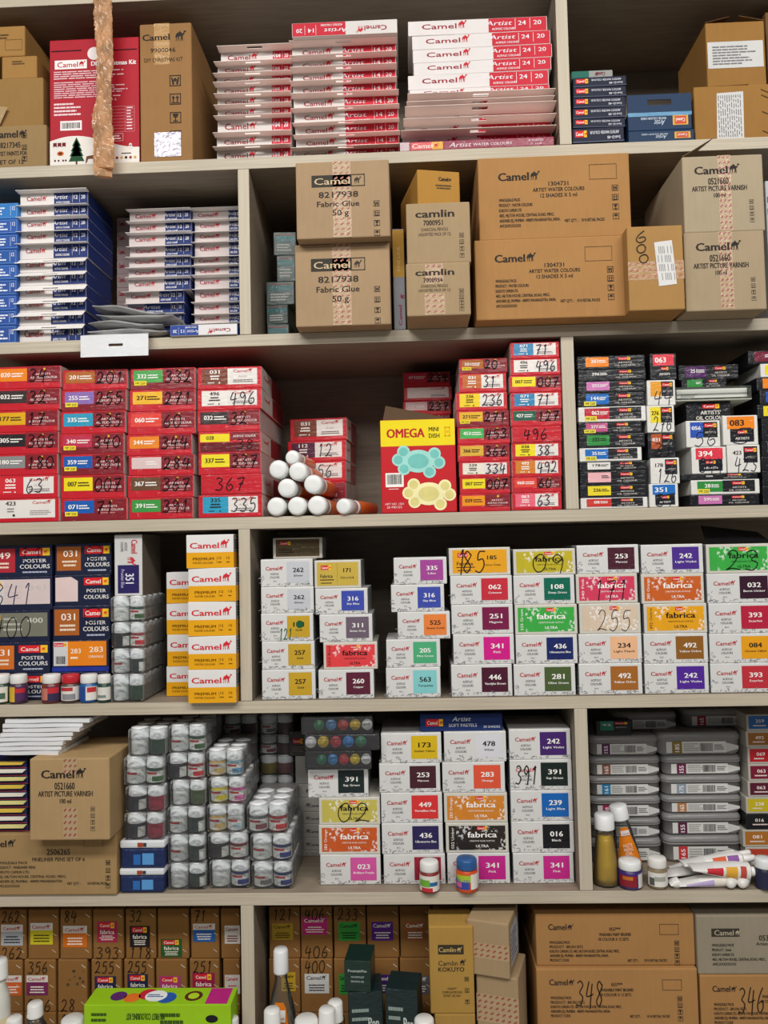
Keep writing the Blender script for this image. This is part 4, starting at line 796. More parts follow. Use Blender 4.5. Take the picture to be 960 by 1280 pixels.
# ================================================================== ROW 5 left: cartons, packets, booklets
big = carton((-95,1042,146,1121), -.004, .2, F5, 'wide tan fineliner carton under the varnish carton', 'a5875c'); p = big.p()
p.logo(.3, .16, .11, .175, IK, bold=2); p.text(.7, .3, '2506265', .095, IK, 1, fw=-.12); p.text(.7, .42, 'FINELINER PENS SET OF 6', .06, IK, 1, fw=-.27)
for i, (t, f_) in enumerate((('WHOLESALE PACK', .16), ('PRODUCT : FINELINER PENS', .2), ('KOKUYO CAMLIN LTD.', .17), ('48/2, HILTON HOUSE, CENTRAL ROAD, MIDC,', .36), ('ANDHERI (E), MUMBAI - 400093 MAHARASHTRA', .34), ('AMCXXXXXX', .12))): p.text(.38, .47+i*.075, t, .042, IK, 1, 'l', fw=-f_)
p.text(.78, .81, 'NET QTY. :', .042, IK, 1, fw=-.07); p.text(.9, .81, '10 N RETAIL PACKS', .042, IK, 1, fw=-.1); p.icons(.955, .48, .85, 4, IK, .007); p.ring(.83, .1, .93, .22, .0006, '7a6244'); big.done()
va = carton((37,948,137,1049.5), -.034, .14, big.z1, 'picture varnish carton resting on the wide fineliner carton', 'b2946a'); varnish(va, '0521660', ic=.79); tape(va, .42, .6, 0, .2, '9c5546'); tape(va, .42, .6, .6, .98, '9c5546', 'lower_tape')
GK = 'navy paint packets beside varnish carton'; z = big.z1; n = 9; zt = at(15, 952, .0).z; hh = (zt-z)/n
for i in range(n):
    w = .1; mb = MB(); mb.cbox(-w/2, w/2, .0, .09, .0, hh, M('222a5c','wrap'), .001); o = mb.build('paint_packet'); o.location = (at(34-(i*7 % 3), 1000, 0).x-w/2-.0005, .004, z+hh*i)
    tag(o, 'navy packet with yellow edge, '+ordn(n-1-i, n)+' of nine beside varnish carton', 'packet', GK)
    mb = MB(); c = ['d8cf8a', 'e0dcd0', 'd8b84a'][i % 3]
    mb.add([(-w/2, -.006, hh*.62), (w/2-.004, -.007, hh*.68), (w/2-.002, -.0002, hh*.95), (-w/2, -.0002, hh*.95), (-w/2, -.006, hh*.62-.0005), (w/2-.004, -.007, hh*.68-.0005), (w/2-.002, -.0002, hh*.95-.0006), (-w/2, -.0002, hh*.95-.0006)], [(0,1,2,3),(7,6,5,4),(0,4,5,1),(1,5,6,2),(2,6,7,3),(3,7,4,0)], M(c,'wrap'))
    mb.add([(-w/2, -.0003, hh*.1), (w/2, -.0003, hh*.1), (w/2, -.0003, hh*.2), (-w/2, -.0003, hh*.2)], [(0,1,2,3)], M('b83a4a','wrap')); mb.build('hang_tab', o)
# white packets
GW = 'white packets heaped above the navy packets'; z = max(va.z1, zt); n = 8; zt2 = at(60, 898, .0).z; hh = max(.004, (zt2-z)/n)
for i in range(n):
    x0 = at(-6+i*2.2-(i*5 % 4), 925, .0).x; x1 = at(78+i*5-(i*3 % 7), 925, .0).x; w = x1-x0; bm = bmesh.new()
    r = bmesh.ops.create_grid(bm, x_segments=10, y_segments=6, size=.5)
    for v in bm.verts: v.co = (v.co.x*w, (v.co.y+.5)*.1, hh*.45+.0003*math.sin(v.co.x*9+i)+.0012*v.co.x*(i % 3-1)*.3)
    me = bpy.data.meshes.new('white_packet'); bm.to_mesh(me); bm.free(); me.materials.append(M('e6e7e8','wrap'))
    o = bpy.data.objects.new('white_packet', me); C.objects.link(o); o.location = ((x0+x1)/2, -.012+.0015*i, z+hh*i); s = o.modifiers.new('thick', 'SOLIDIFY'); s.thickness = hh*.82; s.offset = 0
    o.rotation_euler.z = .05*((i*3) % 5-2)*.5; o.rotation_euler.y = 0
    tag(o, 'flat white packet, '+ordn(n-1-i, n)+' of eight heaped above navy packets', 'packet', GW)

# ================================================================== ROW 5 right bay
def X5(v): return 720+v/4
def Y5(v): return 880+v/4
GS = 'clear tube cases on the fifth shelf'
def shell(px, yf, dep, z0, sw, label, num='165', group=GS, zt=None):
    """hinged clear case with softened corners holding one boxed tube"""
    x0, y0, x1, y1 = px; xm, ym = (x0+x1)/2, (y0+y1)/2; X0, X1 = at(x0, ym, yf).x, at(x1, ym, yf).x; w = X1-X0; h = (zt or at(xm, y0, yf).z)-z0
    def rr(wd, dp, r, n=5):
        pts = []
        for cx, cy, a in ((wd/2-r, r, -90), (wd/2-r, dp-r, 0), (-wd/2+r, dp-r, 90), (-wd/2+r, r, 180)):
            for i in range(n+1): t = math.radians(a+90*i/n); pts.append((cx+r*math.cos(t), cy+r*math.sin(t)))
        return pts
    def loft(mb, rings, m):
        k = len(rings[0][0]); b0 = len(mb.v); vs = []; fs = []
        for pts, z_, dy in rings: vs += [(x, y+dy, z_) for x, y in pts]
        for j in range(len(rings)-1):
            for i in range(k): fs.append((j*k+i, j*k+(i+1) % k, (j+1)*k+(i+1) % k, (j+1)*k+i))
        fs.append(tuple(range(k))[::-1]); fs.append(tuple((len(rings)-1)*k+i for i in range(k))); mb.add(vs, fs, m)
    mb = MB(); loft(mb, [(rr(w*.9, dep*.94, .01), 0, .003), (rr(w*.98, dep, .012), h*.15, 0), (rr(w*.98, dep, .012), h*.66, 0), (rr(w, dep+.004, .013), h*.68, -.002), (rr(w, dep+.004, .013), h*.74, -.002)], M('c9cacb','haze'))
    o = mb.build('tube_case', None, True); o.location = ((X0+X1)/2, yf, z0); tag(o, label, 'tube case', group)
    mb = MB(); loft(mb, [(rr(w, dep+.004, .013), h*.745, -.002), (rr(w, dep+.004, .013), h*.82, -.002), (rr(w*.95, dep*.97, .012), h*.98, 0), (rr(w*.88, dep*.9, .011), h*.998, .003)], M('c2c3c4','haze')); mb.build('lid', o, True)
    q = Q(); q.w, q.h, q.d, q.kind, q.o, q.pr = w*.98, h*.68, dep, 'paper', o, MB(); p = Print(q)
    p.rect(.1, .12, .82, .82, 'd6d6d2', None, 1); p.rect(.17, .1, .29, .84, sw, None, 2); p.text(.23, .5, num, .055, 'f2e8ea', 1, rot=90, fw=-.5); p.lines(.31, .2, .5, .74, 4, '9a9a98'); p.bars(.5, .22, .66, .72, '4a4a4a'); p.lines(.68, .3, .81, .66, 3, '6a6a6a'); p.poly([(.82,.2),(.97,.4),(.97,.6),(.82,.8)], 'c9cac8', None, 1)
    q.pr.build('tube_label', o); return z0+h
def shells(l, bottom, yf, where):
    z = F5; n = len(l)
    for i in range(n-1, -1, -1):
        t, a, e, sw, nm, num = l[i]; nt = l[i+1][0] if i < n-1 else bottom
        z = shell((X5(a), Y5(t), X5(e), Y5(nt)), yf, .1, z, sw, 'clear tube case with '+nm+' label, '+ordn(i, n)+' in '+where, num)
    return z
zs1 = shells([(158,66,418,'5a3058','plum','155'),(262,66,428,'8a5a48','tan','165'),(362,66,428,'1f86b8','blue','161'),(462,70,430,'a8245a','magenta','138'),(572,66,430,'8a7a5a','hidden','165'),(672,66,434,'8a8a8a','hidden grey','155')], 775, .1, 'clear column behind oil bottles')
zs2 = shells([(140,405,828,'8a7434','olive','185'),(258,432,834,'6a2a4c','plum','155'),(358,432,834,'8a9aa8','grey blue','175'),(458,436,834,'b07a4a','tan','165'),(548,440,834,'5a2444','dark plum','155'),(658,444,832,'c43a3a','red','165')], 770, .1, 'clear column behind paint tubes')
zt_ = at(X5(240), Y5(42), .14).z
for x0, x1, z, sw, wh in ((62, 372, zs1, '5a5a60', 'first'), (400, 760, zs2, 'a8303c', 'second')):
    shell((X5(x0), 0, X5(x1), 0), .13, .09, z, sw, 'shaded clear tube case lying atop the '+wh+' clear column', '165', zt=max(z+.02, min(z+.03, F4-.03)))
b = oil_box((X5(100), Y5(82), X5(276), Y5(165)), .1, .02, zs1, ('42', '1f8a70', 'b', 'n'), ' on top of the first clear tube column', 'small boxes')
GF = 'paint boxes at far end of fifth shelf'
def edgebox(px, yf, dep, z0, d, tail, group):
    b = Box('paint_box', 'paint box', d[1]+tail, px, yf, dep, z0, 'b9b4aa' if d[0] not in ('18181c',) else '1c1c20', 'wrap', group=group); p = b.p(); p.rect(.04, .1, .46, .86, d[0], None, 1); p.rect(.46, .1, .96, .86, '2a1c20', None, 1); p.text(.25, .4, d[2], .2, 'f0e8e0', 1, fw=-.16); p.lines(.12, .6, .4, .75, 1, 'e0d0c8'); p.tag(.55, .2, .85, .4); b.done(); return b
e_ = [(50,852,1120,'2a6ab0','box with blue label','359'),(135,850,1120,'9a6228','box with tan label','492'),(215,858,1120,'c01f2c','box with bright red label','069'),(300,862,1120,'7a1a34','box with maroon label','063'),(385,860,1120,'5a1a30','box with dark wine label','063'),(465,850,1120,'c9b81c','box with yellow label','238'),
      (548,850,1120,'18181c','black box','016'),(628,835,1120,'b0702a','box with ochre label','081'),(715,848,1120,'b8402c','box with rust label','')]
stack([(Y5(t), X5(a), X5(e))+tuple(r) for t, a, e, *r in e_], 1076, F5, .09, .1, edgebox, 'fifth shelf far stack', GF)
# bottles
def lathe_obj(name, prof, m, parent=None, seg=32):
    mb = MB(); mb.lathe(prof, m, seg=seg); return mb.build(name, parent, True)
def oil_bottle(cx, z0, y, R, H, label, liquid, lab_col, rot=(0,0,0), cat='bottle', capw=.62, cz=.79):
    o = lathe_obj('oil_bottle', [(.9*R,0),(R,.02*H),(R,.12*H),(.94*R,.3*H),(.76*R,.6*H),(.66*R*(capw/.8),(cz-.05)*H),(.62*R*(capw/.8),(cz+.01)*H)], M('eef2f0','clear')); o.location = (cx, y, z0); o.rotation_euler = rot; tag(o, label, cat, 'oil bottles')
    if liquid: lathe_obj('liquid', [(.86*R,.004),(.95*R,.025*H),(.95*R,.12*H),(.89*R,.3*H),(.71*R,.6*H),(.63*R,.69*H)], M(liquid,'plastic' if 0 else 'liquid'), o)
    lathe_obj('cap', [(capw*R,cz*H),(capw*R,(cz+.01)*H),(capw*R*.97,.985*H),(capw*.8*R,H)], M('e8eaea','plastic'), o)
    if lab_col:
        mb = MB(); n = 12; rows = [(.1,1.0,1.25),(.25,.96,1.05),(.42,.88,.78),(.56,.79,.6),(.66,.735,.5),(.7,.72,.3)]; vs = []
        for hz, rr_, aw in rows:
            for i in range(n+1): a = -math.pi/2+aw*(-1+2*i/n); vs.append((rr_*R*1.02*math.cos(a), rr_*R*1.02*math.sin(a), hz*H))
        fs = [(j*(n+1)+i, j*(n+1)+i+1, (j+1)*(n+1)+i+1, (j+1)*(n+1)+i) for j in range(len(rows)-1) for i in range(n)]
        mb.add(vs, fs, M(lab_col,'paper')); l = mb.build('label', o); mb = MB()
        g, f, wd = glyphs('Camel', 1); k = .55*R/wd; hz = .6*H
        mb.add([(a*k-.275*R, -.86*R, hz+b_*k) for a, b_ in g], f, M('b83a34','ink'))
        for t, hh_ in (('PALETTE', .42), ('PAINTING', .36), ('OIL', .3)):
            g, f, wd = glyphs(t, 1); k = .05*H; kx = min(k, .7*R/wd); mb.add([(a*kx-wd*kx/2, -1.0*R, hh_*H+b_*k) for a, b_ in g], f, M('f6ead8','ink'))
        mb.box(-.34*R, .34*R, -.85*R, -.845*R, .585*H, .66*H, M('f0ece6','paper')); mb.build('label_print', l)
    return o
P0, P1 = at(X5(82), 1080, .03), at(X5(206), 1080, .03); R = (P1.x-P0.x)/2; cx = (P0.x+P1.x)/2
ob = oil_bottle(cx, F5, .006+R, R, at(X5(130), Y5(540), .03).z-F5, 'tall oil bottle of golden liquid with white cap', 'dcb02c', None, capw=.8)
P = at(X5(265), 1096, .05); oil_bottle(P.x+.006, F5+.003, .065, R*1.05, (at(X5(215), Y5(528), .05).z-F5)*1.01, 'clear oil bottle with orange label leaning behind golden one', None, 'e8851f', rot=(0, -.16, 0), capw=.72)
for x0, x1, t, cap, body, pan, lab, yy in ((216,333,785,'eceeec','3a2a6c',[('8a2430',.05,.62,.1,.9),('e0dcd8',.66,1,0,1),('c8742a',.2,.5,.6,.85),('4a2a7a',0,1,.9,1)],'purple paint jar with white cap beside oil bottle',.004),(363,460,770,'e8e6e0','8a7a5c',[('e2e0d8',0,1,.05,.95),('a8a8a0',.3,.7,.4,.7),('5a5a58',.1,.3,.1,.6)],'beige paint jar with white cap before clear cases',.006),
        (892,985,765,'e8ebec','26283c',[('e6e6e4',.5,1,.1,.9),('2a2c48',0,.5,0,1)],'dark blue paint jar with white cap by picture edge',.0)):
    P0, P1 = at(X5(x0), 1095, .01), at(X5(x1), 1095, .01); R = (P1.x-P0.x)/2; jar('paint_jar', 'jar', lab, (P0.x+P1.x)/2, F5, R+yy-.006, R, at(X5(x0), Y5(t), .008).z-F5, cap, body, pan, 'loose jars on the fifth shelf')
# paint tubes
GU = 'white paint tubes heaped in front'
def tube(pa, pb, y, r, cols, label, capc='eceae6'):
    """squeezed paint tube from crimp (pa) to cap (pb), both pixels"""
    A, B_ = at(*pa, y), at(*pb, y); v = B_-A; L_ = v.length; ang = math.atan2(v.z, v.x); mb = MB(); n = 18
    rings = []; sec = [(0, .12, 1.25), (.02, .14, 1.25), (.3, .7, 1.12), (.62, 1, 1), (.8, 1, 1), (.83, .6, .6), (.835, .45, .45)]
    vs = [(f*L_, r*b2*math.cos(2*math.pi*i/n), r*a*math.sin(2*math.pi*i/n)) for f, a, b2 in sec for i in range(n)]
    cut = [0, 1, 2, 2, 1, 0]; fs = []; 
    for j in range(len(sec)-1): mb.add([vs[j*n+i] for i in range(n)]+[vs[(j+1)*n+i] for i in range(n)], [(i, (i+1) % n, n+(i+1) % n, n+i) for i in range(n)], M('e4e2de' if j not in (2, 3) else 'e4e2de', 'plastic'))
    o = mb.build('paint_tube', None, True); o.location = A; o.rotation_euler = (0, -ang, 0); tag(o, label, 'paint tube', GU)
    mb = MB(); mb.lathe([(.5*r,.82*L_),(.55*r,.83*L_),(.45*r,.98*L_),(.3*r,L_)], M(capc,'plastic'), ax='x', seg=18); mb.build('cap', o, True)
    mb = MB()
    for f0, f1, c, a0, a1 in cols:
        k = 8; vs = []
        for f in (f0, f1):
            a_, b2 = (.7+(f-.3)/.32*.3, 1.12-(f-.3)/.32*.12) if f < .62 else (1, 1)
            if f < .3: a_, b2 = .14+(f-.02)/.28*.56, 1.25-(f-.02)/.28*.13
            for i in range(k+1): t = a0+(a1-a0)*i/k; vs.append((f*L_, -1.03*r*b2*math.cos(t), 1.04*r*a_*math.sin(t)))
        mb.add(vs, [(i, i+1, k+2+i, k+1+i) for i in range(k)], M(c,'paper'))
    if cols: mb.build('label', o)
    return o
tube((830,1092),(948,1076.5),.045,.011,[(.35,.6,'c8343a',-.5,.5),(.62,.74,'c9762a',-.9,.9)],'paint tube lying highest with tan band')
tube((838,1086),(938,1065),.068,.009,[(.5,.7,'d9cfc0',-.8,.8)],'white paint tube pointing up behind the heap')
tube((852,1079),(944,1072),.03,.0105,[(.4,.58,'d8603a',-.9,.9),(.6,.75,'8a5a9c',-.9,.9)],'paint tube with orange and purple bands')
tube((862,1083.5),(953,1090),.012,.0125,[(.2,.42,'c8303a',-.6,.6),(.46,.62,'e0a83a',-.7,.7),(.66,.74,'b84a3a',-.8,.8)],'paint tube with red triangle label lying foremost')
tube((846,1104),(934,1096),.014,.0105,[(.1,.5,'b9a9d0',-.5,.5),(.5,.76,'e8e0d4',-.7,.7)],'paint tube with lilac label lying lowest')
tube((836,1104),(850,1103),.012,.008,[],'short stub of white tube beside beige jar')
for cx, cy, t in ((912,1102,'left'),(926.5,1101.5,'right')):
    P = at(cx, cy, -.004); R = .0085; mb = MB(); mb.lathe([(.2*R,0),(.6*R,.0015),(.85*R,.006),(R,.014),(R,.03),(.6*R,.032)], M('e8e6e2','plastic'), ax='y', seg=20); o = mb.build('tube_cap', None, True)
    mb = MB(); mb.lathe([(.85*R,.0321),(.95*R,.034),(.95*R,.085),(.5*R,.095)], M('c8b8a8','plastic'), ax='y', seg=20); k = mb.build('tube_body', None, True); o.parent = k; k.location = (P.x, -.004, F5+R); k.rotation_euler.z = -.5 if t == 'left' else -.55; k.name = 'round_cap_tube'; o.name = 'cap'
    tag(k, 'paint tube seen end on with rounded white cap, '+t+' of two', 'paint tube', GU)

# ================================================================== ROW 2 left: blue and white boxes
GN2 = 'blue and white drawing boxes on the second shelf'
def tabbed(px, yf, dep, z0, d, tail, group):
    """flat box with a card hang tab along its top front edge"""
    look, split, c1, c2, tab, flip = d[:6]; hole = d[6] if len(d) > 6 else False
    b = Box('tabbed_box', 'box', look+tail, px, yf, dep, z0, c1, 'paper', side=c2 if c2 != 'c9293a' else 'd8d0cc', group=group, yaw=random.uniform(-.012, .012), bev=.0008); p = b.p(flip=flip)
    p.rect(split, .03, .995, .97, c2, None, 0); lc = '9c2634' if c2 != 'c9293a' else '9a2430'
    p.logo(.1, .42, .34, split*.58, lc, 'c22e38'); wcol = 'e8e6ea'
    p.text(split+.17*(1-split)+.0, .36, 'Artist', .3, wcol, 0, 'c', fw=-.22*(1-split)/.5); p.text(split+.06*(1-split), .76, 'ACRYLIC COLOURS', .15, wcol, 1, 'l', fw=-.4*(1-split))
    p.text(.82, .4, d[7] if len(d) > 7 else '12', .3, wcol, 1, fw=-.055); p.text(.93, .4, '20', .3, wcol, 1, fw=-.055); p.rect(.77, .1, .773, .8, wcol, 'ink', 3); p.rect(.875, .1, .878, .8, wcol, 'ink', 3); b.done()
    if tab:
        t = tab; mb = MB(); W_ = b.w+.004; k = M('f0ded6' if c2 == CR_ else 'eeeae6', 'paper'); zt = b.h-.0004; dz = random.uniform(-.004, .001) if not (hole and c2 != CR_) else random.uniform(-.011, -.007)
        def slab(xa, xb, ya, yb):
            za, zb_ = zt+dz*(ya/t), zt+dz*(yb/t)
            mb.add([(xa,-ya,za),(xb,-ya,za),(xb,-yb,zb_),(xa,-yb,zb_),(xa,-ya,za-.0006),(xb,-ya,za-.0006),(xb,-yb,zb_-.0006),(xa,-yb,zb_-.0006)], [(3,2,1,0),(4,5,6,7),(0,1,5,4),(1,2,6,5),(2,3,7,6),(3,0,4,7)], k)
        if hole: h0, h1 = -.012, .012; slab(-W_/2, h0, .0002, t); slab(h1, W_/2, .0002, t); slab(h0, h1, .0002, t*.45); slab(h0, h1, t*.75, t)
        else: slab(-W_/2, W_/2, .0002, t)
        mb.build('hang_tab', b.o)
    return b
CR_ = 'c9293a'; BL, BL2 = '2a4c9c', '22346e'
def V2L(l): return [(210+t/3, a/3, e/3)+tuple(r) for t, a, e, *r in l]
lk = 'blue box seen end on'
def bluebox(px, yf, dep, z0, d, tail, group):
    b = Box('flat_box', 'box', d[0]+tail, px, yf, dep, z0, d[1], 'paper', group=group, yaw=random.uniform(-.01, .01)); p = b.p(); p.lines(.4, .25, .85, .8, 3, 'dfe6f4'); p.rect(.86, .2, .865, .8, 'dfe6f4', 'ink', 3); p.text(.92, .35, '12', .25, 'dfe6f4', 1, fw=-.05); p.ring(.02, .08, .98, .92, .0006, '6f9cd8', 2); b.done(); return b
stack(V2L([(133,-130,67,'bright blue flat box','2f7cc4'),(193,-130,68,'blue flat box','2f5cae'),(250,-130,66,'blue flat box','2c58a8'),(307,-130,64,'blue flat box','2a58a4'),(364,-130,64,'blue flat box','2f5fae'),(421,-130,64,'blue flat box','2d54a0'),(479,-130,62,'blue flat box','3056a8'),(536,-130,62,'blue flat box','2d54a0'),(592,-130,62,'blue flat box','2c529c')]), 427, F2, .012, .1, bluebox, 'blue stack at left edge', GN2)
stack(V2L([(92+i*49.6-(6 if 2 < i < 5 else 0), 76-(i > 3)*4-(i > 7)*4, 330-(i > 4)*7-(i > 8)*8, 'white and navy box', .5, 'e2dcd8', BL2, .012, False, i > 4) for i in range(11)]), 424, F2, .022, .105, tabbed, 'stack with bright hang tabs', GN2)
stack([(272+i*17.5, 146, 172, 'reddish white box', .6, 'b8a4a2', '8a2430', 0, False) for i in range(8)], 418, F2, .14, .09, tabbed, 'row behind the bright tabs', GN2)
stack(V2L([(160,486,715,'white and navy box',.58,'d2c6c4',BL2,.012,False),(205,486,718,'white and navy box',.58,'d2c6c4',BL2,.012,False),(248,484,718,'white and navy box',.58,'d2c6c4',BL2,.012,False),(292,486,718,'white and navy box',.58,'d2c6c4',BL2,.012,False),(334,484,714,'white and navy box',.58,'d2c6c4',BL2,.012,False),(374,482,716,'white and navy box',.58,'d2c6c4',BL2,.012,False),(415,482,714,'white and navy box',.58,'d2c6c4',BL2,.012,False),
      (460,470,690,'white and navy box',.58,'d2c6c4',BL2,.012,False),(506,480,690,'navy box',.3,'8a8a9c',BL2,.012,False),(548,480,690,'navy box',.3,'8a8a9c',BL2,.012,False),(585,480,690,'navy box',.3,'8a8a9c',BL2,.012,False)]), 418, F2, .075, .1, tabbed, 'middle tabbed stack', GN2)
stack(V2L([(158,722,926,'white and navy box',.66,'d6cac8',BL2,.012,False),(198,730,926,'white and navy box',.66,'d6cac8',BL2,.012,False),(238,730,926,'white and navy box',.66,'d6cac8',BL2,.012,False),(278,730,926,'white and navy box',.66,'d6cac8',BL2,.012,False),(330,726,926,'white and navy box',.66,'d6cac8',BL2,.012,False),(368,730,926,'white and navy box',.66,'d6cac8',BL2,.012,False),(408,730,926,'white and navy box',.66,'d6cac8',BL2,.012,False),
      (452,730,926,'white and navy box',.66,'d6cac8',BL2,.012,False),(505,728,926,'white and navy box',.66,'d6cac8',BL2,.012,False),(548,730,926,'white and navy box',.66,'d6cac8',BL2,.012,False),(585,730,926,'white and navy box',.66,'d6cac8',BL2,.012,False)]), 418, F2, .085, .1, tabbed, 'tabbed stack against upright', GN2)
tabbed((213,405.5,296.5,419), -.004, .05, F2, ('white and navy box lying upside down before the tabbed stacks', .58, 'e6e4e4', '2a4a9c', 0, True), '', GN2)
# poly bags with a header card
GPB = 'grey poly bags heaped on second shelf'
zb = F2
for i, (x0, x1, y0, dep) in enumerate(((113,207,416,.06),(113,203,402,.058),(118,219,391,.056),(114,206,380,.055))):
    P0, P1 = at(x0, y0, -.008), at(x1, y0, -.008); W_ = P1.x-P0.x; rnd = random.Random(i+3); nx, ny = 44, 20; ph = [rnd.uniform(0, 6.3) for _ in range(12)]
    def fold(u, t):
        r = 0
        for k in range(6):
            a = u*(7+5*k)*math.cos(ph[k])+t*(5+4*k)*math.sin(ph[k])*1.6+ph[k+6]; r += abs((a/3.14159) % 2-1)/(1+.6*k)
        return r/3.0-.5
    mb = MB(); vs = []; fs = []; edge = lambda u, t: max(0, (1-abs(2*u)**5))*max(0, (1-abs(2*t-1)**4))
    for side in (1, -1):
        for b_ in range(ny+1):
            for a_ in range(nx+1):
                u = a_/nx-.5; t = b_/ny; e = edge(u, t); f = fold(u*1.0+(.3 if side < 0 else 0), t)
                vs.append((u*W_*(1+.03*math.sin(t*7+ph[0])), t*dep+.004*math.sin(u*9+ph[1])*(1-t), .0085+side*(.0005+.0042*e)+.0052*f*(.35+.65*e)+.002*math.sin(u*6+ph[2])))
    n1 = (nx+1)*(ny+1)
    for b_ in range(ny):
        for a_ in range(nx):
            q_ = b_*(nx+1)+a_; fs.append((q_, q_+1, q_+nx+2, q_+nx+1)); fs.append((n1+q_+nx+1, n1+q_+nx+2, n1+q_+1, n1+q_))
    for a_ in range(nx): fs.append((a_+1, a_, n1+a_, n1+a_+1)); q_ = ny*(nx+1)+a_; fs.append((q_, q_+1, n1+q_+1, n1+q_))
    for b_ in range(ny): q_ = b_*(nx+1); fs.append((q_, q_+nx+1, n1+q_+nx+1, n1+q_)); q_ += nx; fs.append((q_+nx+1, q_, n1+q_, n1+q_+nx+1))
    mb.add(vs, fs, M('d8d7d5','bag')); o = mb.build('poly_bag', None, True); o.location = ((P0.x+P1.x)/2, -.012, zb); zb += .0112; o.rotation_euler.y = (0, .04, .05, .12)[i]; o.rotation_euler.z = (0, .05, -.06, .04)[i]
    tag(o, 'crumpled grey poly bag, '+('lowest, with white header card hanging over the shelf', 'second lowest of the heap', 'third of the heap, sliding right', 'topmost of the heap')[i], 'bag', GPB)
    mb = MB(); mb.box(-.36*W_, .34*W_, .008, .05, .0078, .0088, M('c4c2bf' if i else 'b9b7b4','paper')); mb.build('card_sheet', o)
    if i == 0:
        X0, X1 = at(101.5, 430, -.016).x-o.location.x, at(186, 430, -.016).x-o.location.x; Z0, Z1 = at(140, 446, -.016).z-o.location.z, at(140, 419, -.016).z-o.location.z
        mb = MB(); xm = (X0+X1)/2+.002; zm = (Z0+Z1)/2+.001; k = M('dfe1e3','wrap'); ya, yb = -.0065, -.0055
        mb.box(X0, xm-.011, ya, yb, Z0, Z1, k); mb.box(xm+.011, X1, ya, yb, Z0, Z1, k); mb.box(xm-.011, xm+.011, ya, yb, Z0, zm-.002, k); mb.box(xm-.011, xm+.011, ya, yb, zm+.002, Z1, k)
        mb.add([(X0,ya,Z1),(X1,ya,Z1),(X1-.002,.012,.008),(X0+.012,.012,.008)], [(0,1,2,3)], k); h = mb.build('header_card', o); h['label'] = 'white header card with slot'

# ================================================================== ROW 1
cl = carton((-25,157,58,207), .004, .2, F1, 'low carton with black print at the left end of top shelf', '9c8058'); p = cl.p(); p.logo(.2, .2, .17, .5, IK, bold=2); p.text(.46, .46, '8217345', .13, IK, 1, fw=-.3); p.text(.46, .66, 'ARTIST PAINTS FOR', .1, IK, 1, fw=-.5); p.text(.46, .86, 'SET OF 12', .1, IK, 1, fw=-.4); p.icons(.67, .25, .8, 3, IK, .008); cl.done()
c2 = carton((-30,98,54,157), .01, .18, cl.z1, 'plain carton with loose tape, third down in left pile', '9a7848'); mb = MB(); mb.add([(-.04,-.002,.005),(-.015,-.004,.0),(0.0,-.006,.03),(-.02,-.003,.035)], [(0,1,2,3)], M('b0946a','wrap')); mb.build('packing_tape', c2.o)
c3 = carton((2,70,46,98), .012, .16, c2.z1, 'small tan carton second down in left pile', 'a87f48'); p = c3.p(); p.lines(.3, .2, .7, .4, 2, '5a4426'); c3.done()
c4 = carton((-30,33,31,70), .012, .17, c3.z1, 'tan carton topmost in left pile', 'a87f48'); p = c4.p(); p.lines(.3, .25, .7, .45, 2, '5a4426'); p.ring(.6, .45, .95, .8, .0006, '7a6038'); c4.done()
# christmas kit
b = Box('christmas_kit_box', 'box', 'red christmas craft kit box with tree and reindeer print', (62,48,174,206), .006, .09, F1, 'ad1a2b', 'paper', side='a01a2a', bev=.0015); p = b.p(); W_ = b.w; H_ = b.h
p.rect(.02, .085, .36, .096, '3a0a12', 'ink', 1); p.rect(.68, .095, .98, .105, '3a0a12', 'ink', 1); p.disc(.5, .12, .0105, 'e4dcda', 'ink', 2)
p.rect(.06, .165, .42, .235, 'ece6e4', 'ink', 2); p.logo(.09, .2, .042, .31, 'b01c2e'); p.text(.47, .2, 'DIY Christmas Kit', .036, 'f4ecea', 2, 'l', fw=-.5)
p.lines(.05, .25, .95, .32, 4, 'e0b8bc', .5); p.lines(.05, .335, .9, .47, 8, 'dcb0b6', .5); p.lines(.05, .5, .38, .61, 4, 'e8ccd0', .5); p.text(.72, .49, '+ 8', .02, 'e8ccd0')
for i in range(9): p.rect(.52, .545+i*.025, .95, .548+i*.025, 'd08088', 'ink', 2)
for u in (.52, .84, .945): p.rect(u, .545, u+.004, .748, 'd08088', 'ink', 2)
p.lines(.86, .55, .93, .74, 8, 'e8ccd0', .4)
p.rect(.12, .645, .36, .72, 'e8e2e0', 'ink', 2); p.bars(.14, .66, .34, .705); 
hill = [(i/16, .83-.06*math.sin(.5+i/16*4.2)-.02*(i/16)) for i in range(17)]; p.poly([(u*.994+.003, v) for u, v in hill]+[(.997,.997),(.003,.997)], 'e9e4dc', None, 1)
def tri(u, v, s, c, lay=4): p.poly([(u, v-s*1.1*W_/H_), (u+s*.55, v), (u-s*.55, v)], c, 'ink', lay)
for i, s in enumerate((.16, .14, .115, .09)): tri(.3, .965-i*.04, s, '1f4a2c')
p.rect(.29, .965, .31, .99, '5a3a22', 'ink', 4)
for u in (.06, .11, .16): p.poly([(u-.02,.815),(u+.02,.815),(u+.02,.85),(u,.84),(u-.02,.85)], '6a1a24', 'ink', 4)
p.disc(.12, .9, .0055, 'c8642a', 'ink', 4, 10, .7); p.disc(.12, .9, .0032, '4a2416', 'ink', 5, 10, .6)
for u in (.06, .1, .15, .18): p.disc(u, .955, .0016, '4a2416', 'ink', 4, 8)
